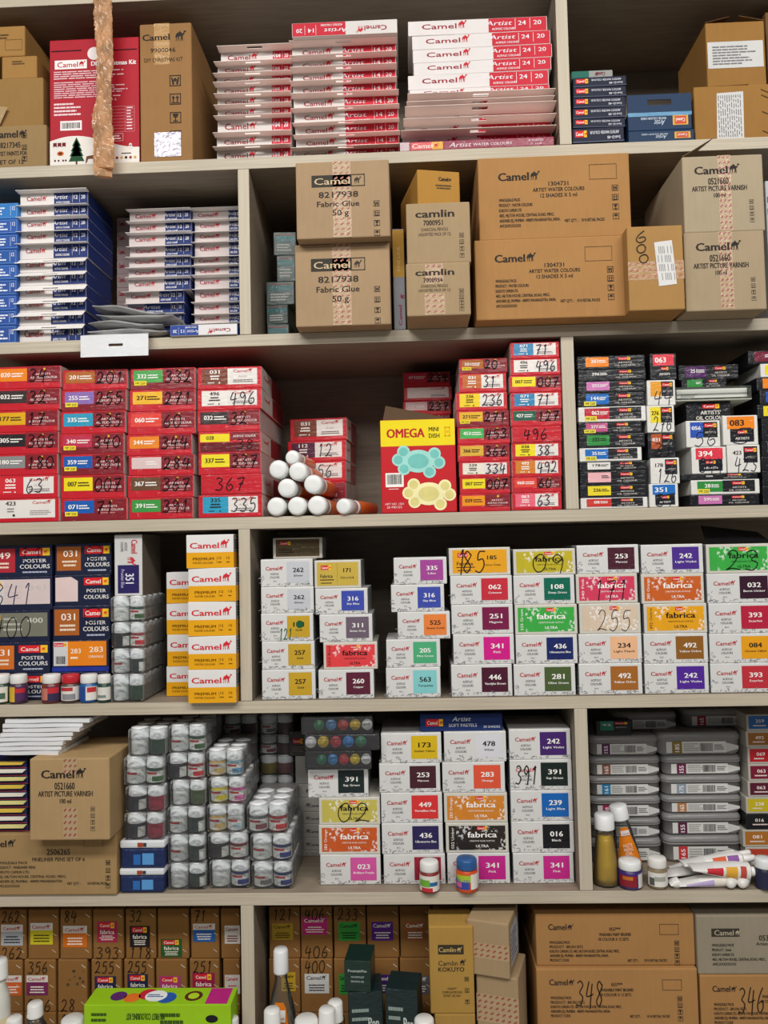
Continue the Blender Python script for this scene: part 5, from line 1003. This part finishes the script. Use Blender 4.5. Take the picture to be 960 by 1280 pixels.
def rein(u, v):
    p.poly([(u-.05,v),(u+.03,v-.01),(u+.05,v-.05),(u+.075,v-.045),(u+.07,v-.03),(u+.05,v+.005),(u+.04,v+.05),(u+.03,v+.05),(u+.025,v+.02),(u-.03,v+.02),(u-.05,v+.055),(u-.06,v+.05)], '6a4028', 'ink', 4)
    for a in (-.01, .02): p.line([((u+.055)*W_, (1-v+.05)*H_), ((u+.05+a)*W_, (1-v+.07)*H_), ((u+.07+a*2)*W_, (1-v+.085)*H_)], .0008, '6a4028')
rein(.46, .93); p.disc(.9, .87, .0035, 'd8d4d0', 'ink', 4, 12); p.disc(.9, .85, .0024, 'd8d4d0', 'ink', 4, 12)
for i in range(6): p.disc(.7+.05*i, .95, .0022, ('2a2426', '8a2430', 'c8a04a')[i % 3], 'ink', 4, 10)
p.lines(.8, .91, .92, .925, 1, '2a2426'); p.ring(.7, .76, .82, .82, .0005, 'e8ccd0'); p.lines(.71, .77, .81, .81, 2, 'e8ccd0'); b.done()
# kit carton
b = carton((175,29,240,203), .004, .2, F1, 'tall tan christmas kit carton with silver square', '9c754a'); p = b.p(); p.text(.06, .1, 'Camel', .045, IK, 2, 'l', fw=-.52); p.camel(.68, .095, .075, IK); p.text(.45, .195, '9900046', .032, IK, 0, fw=-.48); p.text(.46, .265, 'DIY CHRISTMAS KIT', .028, IK, 0, fw=-.74); p.icons(.68, .42, .82, 4, IK, .0175); p.rect(.27, .79, .78, .965, 'c9c4d0', 'foil', 6); b.done()
tape(b, .28, .58, 0, .3, None, base='b0864c')
# hanging twist of tape: two crumpled ribbons wound round each other
mb = MB(); n = 90; seg = 14; rnd = random.Random(4)
zt_ = F0-TH-.001; zl = at(128, 221, -.02).z
for strand, (ox, wd_) in enumerate(((-.0025, .0125), (.003, .011))):
    vs = []
    for j in range(n+1):
        f = j/n; z = zt_+(zl+.012*strand-zt_)*f; px = 129.5+2*math.sin(f*6)+1.5*f; c0 = at(px, 100, -.02).x+ox; tw = (.35*math.sin(f*8+strand*1.3)+.25*math.sin(f*21)); rx = wd_*(1+.10*math.sin(f*13+strand*2)+.18*(f > .66)-.06*(.3 < f < .6)); ry = .0028+.0012*math.sin(f*27+strand)
        for i in range(seg):
            a = 2*math.pi*i/seg; k = 1+.10*rnd.uniform(-1, 1); x, y = rx*k*math.cos(a), (ry+.0016*math.sin(3*a+f*60))*k*math.sin(a)
            vs.append((c0+x*math.cos(tw)-y*math.sin(tw), -.02-.003*strand+x*math.sin(tw)*.6+y*math.cos(tw), z+.002*math.sin(a*2+f*40)*(j not in (0, n))))
    mb.add(vs, [(j*seg+i, j*seg+(i+1) % seg, (j+1)*seg+(i+1) % seg, (j+1)*seg+i) for j in range(n) for i in range(seg)]+[tuple(range(seg)), tuple(n*seg+i for i in range(seg))[::-1]], M('dcb288','amber'))
o = mb.build('tape_strip'); tag(o, 'twisted strip of amber packing tape hanging before the top shelf', 'tape')
# red and white tabbed stacks
CR = 'c9293a'; GR1 = 'red and white acrylic sets on the top shelf'
def rowt(ys, x0s, x1s, bottom, where, yf, dep, split, num, flipfirst=False, hole=True, tab=.018, look='white and red hang tab box', only=None):
    stack([(y, x0s[i], x1s[i], look if not (flipfirst and i == 0) else 'white and red box placed upside down', split, 'dad4d0', CR, (0 if (flipfirst and i == 0) else tab) if (only is None or i in only) else 0, flipfirst and i == 0, hole, num) for i, y in enumerate(ys)], bottom, F1, yf, dep, tabbed, where, GR1)
rowt([64,81,95,107,121,135,148,170,186], [276,272,271,271,272,272,272,271,271], [364]*9, 199, 'first stack of top shelf', .024, .11, .74, '14')
rowt([40,57,73.5,89,105,121,138,155,171,186], [368]+[365,365.5,366,366,367,367.5,369,370,367], [497]+[495,495,495,495,497,498,498,499,499], 195, 'second stack of top shelf', .02, .12, .49, '14', True)
next(o for o in C.objects if o.get('label', '').startswith('white and red box placed upside down')).location.y -= .026
wc = Box('watercolour_box', 'box', 'crimson film wrapped watercolour box lowest under the white tabs', (500,174,693,189), .002, .1, F1, '8c2440', 'wrap', group=GR1); p = wc.p(); p.rect(.07, .1, .27, .92, 'd85a5c', None, 1); p.text(.08, .5, 'Camel', .5, 'f0dcd4', 1, 'l', fw=-.13); p.rect(.21, .1, .28, .92, 'e0a83a', None, 2); p.camel(.22, .5, .5, 'c4323a'); p.text(.39, .5, 'Artist', .5, 'e8d4dc', 0, fw=-.14); p.text(.6, .55, 'WATER COLOURS', .3, 'e8d4dc', 1, fw=-.25); p.text(.88, .35, '18 SHADES', .22, 'e8d4dc', 1, fw=-.1); p.text(.88, .7, '5 ml', .22, 'e8d4dc', 1, fw=-.07); p.rect(.0, .05, .06, .95, 'c9b4b8', None, 1); wc.done()
z = wc.z1; it = [(91.5,511,685,0),(74,517,689,0)]
lay = [(169,503,690,1),(155,506,690,1),(143,508,690,1),(134,510,688,1),(125,511,689,1),(109,512,687,0),(91,510,686,0),(75,517,689,0),(58.5,516,690,0),(41.5,515,688,0),(23.5,510,684,0)]
for i, (y, x0, x1, tb) in enumerate(lay):
    k = len(lay)-1-i
    b = tabbed((x0, y, x1, y+15), .026 if tb else .012, .1, z, ('pale hang tab box' if tb else 'long white and red acrylic box', .58 if not tb else .5, 'e4dedc', CR, .03 if tb else 0, False, True, '24'), ', '+ordn(k, 12)+' in third stack of top shelf', GR1); z = b.z1
# right bay of the top shelf
def Y1(v): return v/3.692
GN1 = 'navy watercolour boxes on the top shelf'
yb_ = Box('yellow_box', 'box', 'flat yellow box lowest under the navy watercolour boxes', (720,174,770,178), .01, .07, F1, 'b8862c', 'paper')
yb_.z1 = F1+.004
z = F1+.004
for i, (t, x0, x1) in enumerate(((588,715.5,780),(545,716,782),(495,716,782),(447,716.5,782),(399,716.5,783),(353,716.5,783))):
    b = Box('watercolour_box', 'box', 'dark navy watercolour box, '+ordn(5-i, 6)+' of six by the upright', (x0, Y1(t), x1, Y1(t)+12), .006, .09, z, '1a2036', 'paper', group=GN1, yaw=random.uniform(-.02, .02)); z = b.z1; p = b.p(); p.tag(.05, .18, .28, .62, 2); p.text(.62, .34, 'ARTISTS WATER COLOUR', .2, 'd0d4de', 1, fw=-.56, rot=180); p.text(.8, .7, '5ml-D-48', .2, 'd0d4de', 1, fw=-.25, rot=180); p.rect(.0, .9, 1, .96, '5a6076', None, 1); b.done()
b = Box('green_box', 'box', 'thin green and grey box topmost on the navy pile', (714.5, 88, 766, 95), .01, .07, z, '9a9a98', 'paper'); p = b.p(); p.rect(.0, .05, .42, .98, '1f6a5a', None, 0); p.text(.7, .5, 'Camel', .45, '7a2a34', 1, rot=180, fw=-.22); p.camel(.56, .5, .5, '7a2a34'); b.done()
def bluehang(px, z0, lab, tab):
    b = Box('watercolour_box', 'box', lab, px, .004, .07, z0, '1b3657', 'paper', top='2a6088', group=GN1); p = b.p(); p.rect(.7, .2, .94, .75, 'e0b040', None, 1); p.rect(.73, .26, .91, .7, 'd0523c', None, 2); p.text(.82, .48, 'Camel', .2, 'f0e4d8', 1, fw=-.14, rot=180); p.text(.5, .6, 'Artist', .3, 'c9d4e0', 0, fw=-.16, rot=180); p.text(.4, .35, 'WATER COLOUR CAKES', .13, 'c9d4e0', 1, fw=-.4, rot=180); b.done()
    if tab:
        mb = MB(); W_ = b.w; h0 = b.h; k = M('1b3657','paper')
        def sl(xa, xb, za, zb): mb.box(xa, xb, .0, .0012, h0+za, h0+zb, k)
        T = .028; sl(-W_/2, -.018, 0, T); sl(.018, W_/2, 0, T); sl(-.018, .018, 0, T*.4); sl(-.018, .018, T*.7, T); mb.build('hang_tab', b.o)
        mb = MB(); mb.add([(-W_/2, -.0004, h0*.78), (W_/2, -.0004, h0*.78), (W_/2, -.0004, h0*.99), (-W_/2, -.0004, h0*.99)], [(0,1,2,3)], M('3f86b0','wrap')); mb.build('ridge_print', b.o)
    return b
q1 = bluehang((785.5,162.5,868,174), F1, 'blue watercolour box with tag, lower of the hanging pair', False); q2 = bluehang((785,140,865,162), q1.z1, 'blue watercolour box with raised slotted hang tab', True)
lo = carton((868,106,985,171), .008, .18, F1, 'wide tan carton with long white sticker on top shelf', 'a1763f'); p = lo.p(); p.poly([(.245,.14),(.53,.12),(.52,.98),(.23,.99)], 'd4d4d2', 'paper', 3)
for i in range(11):
    v = .18
    while v < .92: l = random.uniform(.04, .14); p.rect(.255+i*.0235, v, .264+i*.0235, min(v+l, .94), '77777a', 'ink', 5); v += l+.03
for v in (.1, .2, .5, .85): p.line([(.72*p.W, (1-v)*p.H), (.82*p.W, (1-v-.08)*p.H)], .0012, '4a3218')
lo.done('sticker'); 
mb = MB(); mb.add([(-lo.w/2, .002, lo.h), (.1*lo.w, .002, lo.h+.002), (.05*lo.w, .03, lo.h+.008), (-lo.w/2+.005, .03, lo.h+.006)], [(0,1,2,3)], M('6a4a28','card')); fl_ = mb.build('torn_flap', lo.o); fl_.modifiers.new('thick','SOLIDIFY').thickness = .001
up = carton((883,27,957,106), .03, .13, lo.z1+.0085, 'tan carton with open flaps and white sticker turned over', 'a1763f'); up.o.location.z -= 0; p = up.p(); p.rect(.02, .3, .96, .7, 'd2d2d0', 'paper', 3); p.lines(.1, .36, .9, .66, 7, '77777a', .5, 5, .4); p.flip = True; up.done('sticker')
mb = MB(); w_, h_ = up.w, up.h
mb.add([(-w_/2, .0, h_), (-w_/2, .13, h_), (-w_/2+.04, .1, h_+.03), (-w_/2+.05, .03, h_+.028)], [(0,1,2,3)], M('6f5232','card')); mb.add([(w_/2, .0, h_), (w_/2, .13, h_), (w_/2-.025, .1, h_+.024), (w_/2-.03, .02, h_+.022)], [(3,2,1,0)], M('6f5232','card')); o = mb.build('flap', up.o); o.modifiers.new('thick','SOLIDIFY').thickness = .001
b = carton((958.5,14,1000,106), .06, .1, lo.z1+.0085, 'dark carton corner at the right end of top shelf', '7a5a38')

# ================================================================== ROW 6
G6 = 'small tan cartons in the bottom bays'
def small(px, yf, z0, label, lab, hand, hand2=None, bottom=None, stain=False, zt=None):
    b = carton(px, yf, .12, z0, label, '94693a', group=G6, zt=zt); p = b.p()
    if hand: p.hand(hand, .12, .04, .12+.22*len(hand), .26, '33261a', .0016)
    if hand2: p.hand(hand2, .1, .76, .1+.26*len(hand2), .98, '33261a', .0016)
    p.line([(.82*p.W, .9*p.H), (.95*p.W, .84*p.H)], .0012, 'd8c8ae'); p.line([(.82*p.W, .52*p.H), (.95*p.W, .47*p.H)], .0012, 'c9b494'); p.line([(.8*p.W, .2*p.H), (.92*p.W, .14*p.H)], .0012, 'c9b494')
    if stain:
        for _ in range(9): p.disc(random.uniform(.3, .9), random.uniform(.2, .55), random.uniform(.001, .003), '5a4a34', 'card', 2, 7)
    b.done('pen_mark')
    if lab:
        col, style, u0, v0, u1, v1, nc = lab; p = b.p()
        if style == 'c': p.rect(u0, v0, u1, v1, col, 'paper', 3); p.rect(u0, v0, u1, v0+(v1-v0)*.34, 'e0dad2', 'paper', 4); p.logo(u0+.08*(u1-u0), v0+(v1-v0)*.18, (v1-v0)*.16, (u1-u0)*.8, 'b8343c', lay=6)
        elif style == 'w': p.rect(u0, v0, u1, v1, col, 'paper', 3); p.logo(u0+.08*(u1-u0), v0+(v1-v0)*.2, (v1-v0)*.2, (u1-u0)*.8, nc, lay=6)
        else: p.rect(u0, v0, u1, v1, col, 'paper', 3); p.tag(u0+.1*(u1-u0), v0+.06*(v1-v0), u0+.85*(u1-u0), v0+.32*(v1-v0), 4); p.text((u0+u1)/2, v0+(v1-v0)*.5, 'fabrica', (v1-v0)*.2, nc, 1, fw=-(u1-u0)*.7, lay=6)
        p.lines(u0+.12*(u1-u0), v0+(v1-v0)*.52 if style != 'f' else v0+(v1-v0)*.66, u1-.12*(u1-u0), v1-(v1-v0)*.08, 3, nc if style != 'w' else nc, .45, 6, .3, 'c'); b.done('sticker')
    return b
YF6 = .06; zr = [at(160, 1136, YF6).z, at(160, 1199, YF6).z, at(160, 1265, YF6).z, F6]
LK = 'f0e8dc'
top_ = [(-2,33,('b0b4b8','c',.1,.3,.88,.72,'3a3a3e'),'262','262','grey','first'),(35,73,('d8cc2a','c',.08,.27,.82,.7,'4a4420'),'','','yellow','second'),(75,114.5,('d8701f','c',.1,.33,.86,.76,LK),'84','','orange','third'),(116,154.5,('b02a50','f',.14,.25,.8,.66,LK),'','393','crimson','fourth'),
        (157,195,('241d22','f',.14,.34,.8,.76,LK),'32','118','black','fifth'),(197,236,('2f5a2c','f',.1,.6,.78,.96,LK),'','','green','sixth'),(238.5,274,('2a62b0','c',.08,.3,.86,.66,LK),'71','','blue','seventh'),(276,300,('d8d4ce','w',.2,.34,1.0,.7,'7a2a34'),'','','pale','eighth')]
bot_ = [(-14,28,('d8642a','c',.3,.3,.98,.68,LK),'3','','orange','first'),(30,69.5,('7a2a5a','c',.08,.3,.76,.68,LK),'356','256','purple','second'),(72,109,None,'','28','stained','third'),(114,152,('26284e','f',.12,.32,.82,.7,LK),'255','','navy','fourth'),(155,192.5,('26284e','f',.12,.28,.8,.68,LK),'255','','navy','fifth'),
        (195,233.5,('b0407c','f',.1,.32,.8,.7,LK),'','','pink','sixth'),(237,274.5,('a0204c','f',.1,.26,.84,.68,LK),'251','','crimson','seventh'),(279,300,('d8d4ce','w',.1,.3,1.0,.66,'c4323a'),'','','pale','eighth')]
for i, (x0, x1, lab, h1, h2, nm, k) in enumerate(bot_):
    c = small((x0, 1265, x1, 1300), YF6, F6, 'plain tan carton below the lower row, %s from left' % k, None, '9', None, zt=zr[2])
    small((x0, 1199, x1, 1265), YF6, zr[2], 'tan carton with %s sticker, %s from left in lower row' % (nm, k) if lab else 'stained tan carton without sticker in the lower row', lab, h1, h2, stain=lab is None, zt=zr[1])
for x0, x1, lab, h1, h2, nm, k in top_:
    small((x0, 1136, x1, 1199), YF6, zr[1], 'tan carton with %s sticker, %s from left in upper row' % (nm, k), lab, h1, h2, zt=zr[0])
YF7 = .075; zr = [at(420, 1133, YF7).z, at(420, 1198, YF7).z, at(420, 1266, YF7).z, F6]
def X7(v): return 300+v/2.667
topR = [(97,200,('b0902a','w',.1,.32,.78,.64,'4a3a14'),'121','','ochre','first'),(203,308,('c42a78','w',.05,.2,.84,.54,LK),'406','406','magenta','second'),(313,420,('3a9a3c','w',.14,.3,.82,.66,'1c3a1c'),'233','','green','third'),(424,530,('5a2a86','w',.14,.3,.82,.66,LK),'','','violet','fourth'),(534,638,('9a5a30','w',.14,.3,.82,.66,LK),'','','rust','fifth'),(645,745,None,'','','','sixth')]
botR = [(97,200,('c9a42a','w',.4,.25,.86,.6,'4a3a14'),'','','ochre','first'),(203,310,('d4d4d0','w',.12,.28,.88,.64,'3a3a3e'),'400','','pale grey','second'),(314,425,('3a9a3c','w',.14,.28,.5,.66,'1c3a1c'),'','','green','third'),(428,530,('4a2a76','w',.3,.3,.8,.64,LK),'','','violet','fourth'),(534,640,('6a6468','w',.16,.32,.92,.66,LK),'','','grey','fifth'),(645,745,None,'','','','sixth')]
for x0, x1, lab, h1, h2, nm, k in botR:
    small((X7(x0), 1266, X7(x1), 1300), YF7, F6, 'plain tan carton below the lower row right of upright, '+k, None, '0', None, zt=zr[2])
    small((X7(x0), 1198, X7(x1), 1266), YF7, zr[2], ('tan carton with %s sticker, lower row right of upright' % nm) if lab else 'plain tan carton, lower row behind kokuyo print'.replace('kokuyo print', 'upright tan carton'), lab, h1, h2, zt=zr[1])
for x0, x1, lab, h1, h2, nm, k in topR:
    small((X7(x0), 1133, X7(x1), 1198), YF7, zr[1], ('tan carton with %s sticker, upper row right of upright' % nm) if lab else 'plain tan carton, upper row behind upright tan carton', lab, h1, h2, zt=zr[0])
# big cartons at right
def X8(v): return 640+v/3
def wide(px, yf, z0, lab, hand=None, col=BR, zt=None):
    b = carton(px, yf, .16, z0, lab, col, zt=zt); f = 70*.00122/b.h; p = b.p(); V = lambda v: v*f
    p.logo(.08, V(.22), .1*f, .155, IK); p.text(.5, V(.26), '0537***', .055*f, IK, 1, fw=-.07); p.text(.5, V(.35), 'WASHABLE PAINT BRUSHES', .05*f, IK, 1, fw=-.2); p.text(.49, V(.43), '18 COLOUR X 12 SETS', .05*f, IK, 1, fw=-.19)
    for i, (t, w_) in enumerate((('WHOLESALE PACK', .13), ('PRODUCT : BRUSH SETS', .21), ('KOKUYO CAMLIN LTD, 48/2, HILTON HOUSE, CENTRAL ROAD, MIDC,', .44), ('ANDHERI (E), MUMBAI - 400093 MAHARASHTRA, INDIA.', .37), ('PRODUCT CODE', .12))): p.text(.085, V(.48+i*.075), t, .045*f, IK, 1, 'l', fw=-w_)
    p.text(.61, V(.79), 'NET QTY. :', .045*f, IK, 1, fw=-.07); p.text(.75, V(.79), '10 N RETAIL PACKS', .045*f, IK, 1, fw=-.14); p.ring(.78, V(.18), .9, V(.36), .0007, '5a4630'); p.icons(.885, V(.5), V(.83), 4, IK, .007)
    if hand: p.hand(hand, .24, V(.2), .42, V(.62), '2a2018', .0016)
    b.done(); return b
wl1 = wide((X8(94), 1211, X8(700), 1300), .012, F6, 'wide tan brush carton with hand numbers, lower of two', '348')
wl2 = wide((X8(90), 1142, X8(686), 1210), .02, wl1.z1, 'wide tan brush carton without pen marks, upper of two')
wr1 = wide((X8(708), 1219, X8(1290), 1300), .012, F6, 'wide tan carton with hand numbers at bottom right corner', '346')
wr2 = carton((X8(694), 1144, X8(1250), 1218), .014, .16, wr1.z1, 'greyish wide carton over the corner carton', '9a907c'); p = wr2.p(); p.rect(.1, .22, .29, .36, '3a362f', 'ink', 2); p.text(.12, .29, 'Camel', .09, 'b0a48c', 1, 'l', fw=-.13); p.camel(.26, .29, .09, 'b0a48c'); p.text(.42, .38, '0536160', .09, IK, 1, 'l', fw=-.16); p.text(.4, .48, 'Artist Acrylic Colours', .05, IK, 1, 'l', fw=-.3)
for i, (t, w_) in enumerate((('WHOLESALE PACK', .15), ('PRODUCT : Artist', .13), ('KOKUYO CAMLIN LTD.', .15), ('48/2, HILTON HOUSE, CENTRAL ROAD, MIDC,', .36), ('AMCXXXXXXXX', .16))): p.text(.1, .5+i*.08, t, .045, IK, 1, 'l', fw=-w_)
wr2.done()
# upright tan carton and two taped cartons
ka = carton((X7(650), 1268, X7(785), 1300), -.02, .06, F6, 'tan carton under the upright tan carton', 'b08a48', zt=at(570, 1267.5, -.02).z)
kb = carton((X7(632), 1158, X7(780), 1266), -.02, .06, ka.z1, 'upright tan carton printed with two lines and a black badge', 'b28c46'); p = kb.p(); p.rect(.2, .21, .78, .32, '3a3226', 'ink', 1); p.text(.22, .265, 'Camlin', .055, 'c0a468', 1, 'l', fw=-.38); p.camel(.62, .265, .06, 'c0a468'); p.text(.2, .42, 'Camlin', .055, IK, 0, 'l', fw=-.44); p.camel(.68, .41, .07, IK); p.text(.2, .49, 'KOKUYO', .05, IK, 1, 'l', fw=-.58); p.text(.5, .71, 'DRAFT', .025, IK, 0, fw=-.2); p.text(.5, .75, 'CORRUGATED BOX', .025, IK, 0, fw=-.46); p.text(.5, .79, 'EXPORT USE ONLY', .025, IK, 0, fw=-.4); p.icons(.83, .6, .86, 3, IK, .006); kb.done()
ta = carton((X7(788), 1221, X7(930), 1300), -.02, .075, F6, 'taped cardboard carton, lower of the skewed pair', 'ab9270', yaw=-.28, zt=at(620, 1220, -.02).z); tape(ta, .0, 1.0, .14, .34, '9c5546'); tape(ta, .0, 1.0, .55, .7, '9c5546', 'lower_tape')
tb = carton((X7(755), 1152, X7(898), 1219), -.022, .075, ta.z1, 'taped cardboard carton with side sticker, upper of the skewed pair', 'ab9270', yaw=-.3); tape(tb, .0, 1.0, .4, .68, '9c5546'); p = tb.p('R'); p.rect(.15, .15, .9, .85, 'b4b4bc', 'paper', 3); p.lines(.2, .25, .85, .8, 6, '7a7a82', .5, 5); tb.done('sticker')
# dark green ink boxes
GI = 'dark green ink boxes'
def ink(px, yf, z0, lab, yaw):
    b = Box('ink_box', 'box', lab, px, yf, .05, z0, '17302a', 'wrap', group=GI, yaw=yaw); p = b.p(); p.text(.5, .32, 'FountainPen', .085, 'b8c4be', 1, fw=-.7); p.text(.5, .52, 'WATERPROOF', .065, 'b8c4be', 0, fw=-.5); p.text(.5, .66, 'DRAWING INK', .065, 'b8c4be', 0, fw=-.5); b.done(); return b
def ink2(px, yf, z0, lab, yaw, zt=None):
    b = Box('ink_box', 'box', lab, px, yf, .05, z0, '15292a', 'wrap', group=GI, yaw=yaw, zt=zt); p = b.p(); p.lines(.1, .12, .6, .6, 7, '8a9a94', .4); p.text(.72, .25, 'Pen', .09, 'b8c4be', 1, fw=-.3); b.done(); return b
ia = ink2((X7(362), 1240, X7(478), 1300), -.02, F6, 'dark green ink box, lower of the stacked pair', .1); ib = ink((X7(347), 1201, X7(436), 1239), -.02, ia.z1, 'dark green ink box, upper of the stacked pair', -.08)
ic = ink2((X7(484), 1237, X7(592), 1300), -.035, F6, 'dark green ink box standing alone beside the pair', -.15)
# lime box
lb = Box('lime_box', 'box', 'lime green box with colourful top before the bottom cartons', (105, 1256, 289, 1330), -.035, .045, F6, '9ccc1e', 'paper', bev=.001); p = lb.p(); p.rect(.03, .42, .14, .7, 'e4e8d8', 'ink', 2); p.bars(.04, .44, .13, .68)
p.text(.42, .1, 'MY FIRST COLOURING KIT', .055, '2a4a1a', 1, rot=180, fw=-.26); p.text(.38, .22, 'Paints, brushes and', .05, '2a4a1a', 1, rot=180, fw=-.24); p.lines(.52, .06, .72, .3, 4, '3a5a1c'); p.lines(.05, .06, .2, .3, 5, '3a5a1c'); p.disc(.24, .2, .005, 'e8ecd8', 'ink', 2, 12); p.disc(.87, .36, .011, 'eceee8', 'ink', 2, 18); p.disc(.87, .12, .009, '1e1e22', 'ink', 2, 16, .6); p.text(.87, .36, 'Camel', .07, '5a3a8a', 1, fw=-.09); p.lines(.3, .34, .7, .6, 5, '3a5a1c'); lb.done()
p = lb.p('T'); p.rect(.82, .05, .97, .95, 'b8287c', 'ink', 1); p.disc(.46, .5, .016, 'e8ecec', 'ink', 2, 24, .9); p.disc(.4, .4, .014, 'c42a3a', 'ink', 1, 20); p.disc(.54, .6, .014, '2a5aa8', 'ink', 1, 20); p.disc(.2, .5, .012, '5a2a6a', 'ink', 1, 20); p.disc(.72, .5, .013, '5a2a1e', 'ink', 1, 20); p.disc(.72, .5, .008, 'b0d42a', 'ink', 2, 20); p.disc(.3, .6, .012, 'e0742a', 'ink', 1, 20); p.lines(.4, .4, .52, .6, 2, '3a5a9c', .5, 5); lb.done('top_print')
# bottles standing before the bottom cartons
GBT = 'bottles standing in the bottom bays'
def capped(cx, top, R, H0, label, body='e0e4e2', cap='e8e8e4', y=-.02, lab=None, clear=True, capr=.8, caph=.14):
    P = at(cx, top, y); H = P.z-F6; o = lathe_obj('bottle', [(.95*R,0),(R,.02*H),(R,.72*H),(.9*R,.78*H),(.6*R,.84*H),(.6*R,.87*H)], M('eef2f0','clear') if clear else M(body,'plastic')); o.location = (P.x, y, F6); tag(o, label, 'bottle', GBT)
    c = capr*R; z0 = 1-caph; lathe_obj('cap', [(c*.98,z0*H),(c*1.03,z0*H+.001),(c*1.03,z0*H+.003),(c*.98,z0*H+.004),(c*.96,.985*H),(c*.8,H)], M(cap,'plastic'), o, 30)
    if lab:
        mb = MB(); n = 16; vs = [(1.015*R*math.cos(-math.pi*i/n), 1.015*R*math.sin(-math.pi*i/n), z) for z in (.1*H, .64*H) for i in range(n+1)]; mb.add(vs, [(i, i+1, n+2+i, n+1+i) for i in range(n)], M(lab,'paper')); l = mb.build('label', o)
        g, f, wd = glyphs('PE', 1); k = .35*R; mb = MB(); mb.add([(a*k+.1*R, -1.03*R, .36*H+b_*k) for a, b_ in g], f, M('5a4a2a','ink')); mb.build('lettering', l)
    return o
capped(-2, 1199, .0165, 0, 'pale cream bottle with cream label at the left edge', 'dcdcd2', clear=False, lab='e0d2a8', caph=.12)
capped(18, 1271, .014, 0, 'white capped bottle between the cream bottle and clear one', caph=.2)
capped(44, 1253, .018, 0, 'clear bottle with narrow white cap before stained cartons', capr=.62, caph=.12)
capped(91, 1272, .017, 0, 'wide white capped bottle left of the lime box', capr=1.0, caph=.2)
P0 = at(351, 1240, -.005); Rb = .0265; hb = at(351, 1187.5, -.005).z-F6
oil_bottle(P0.x, F6, -.0, Rb, hb, 'clear oil bottle with orange label and white cap, bottom shelf', None, 'e0801c', capw=.42, cz=.85)
for cx, t, R, k in ((340,1261,.0125,'before the orange labelled bottle'),(383,1272,.018,'wide and low beside the small carton'),(408.5,1260,.0125,'left of the ink box pair'),(419,1251,.0115,'just in front of the ink boxes'),(530,1272,.015,'right of the lone ink box')):
    capped(cx, t, R, 0, 'white capped bottle, '+k, y=-.05 if cx != 419 else -.03, capr=.95, caph=.16)
bottle_small = jar('paint_jar', 'jar', 'small jar cap showing beside the right end of lime box', at(291, 1275, -.02).x, F6, -.02, .009, at(291, 1271, -.02).z-F6, 'e8e8e4', 'c9ccc8', WP, 'loose jars')
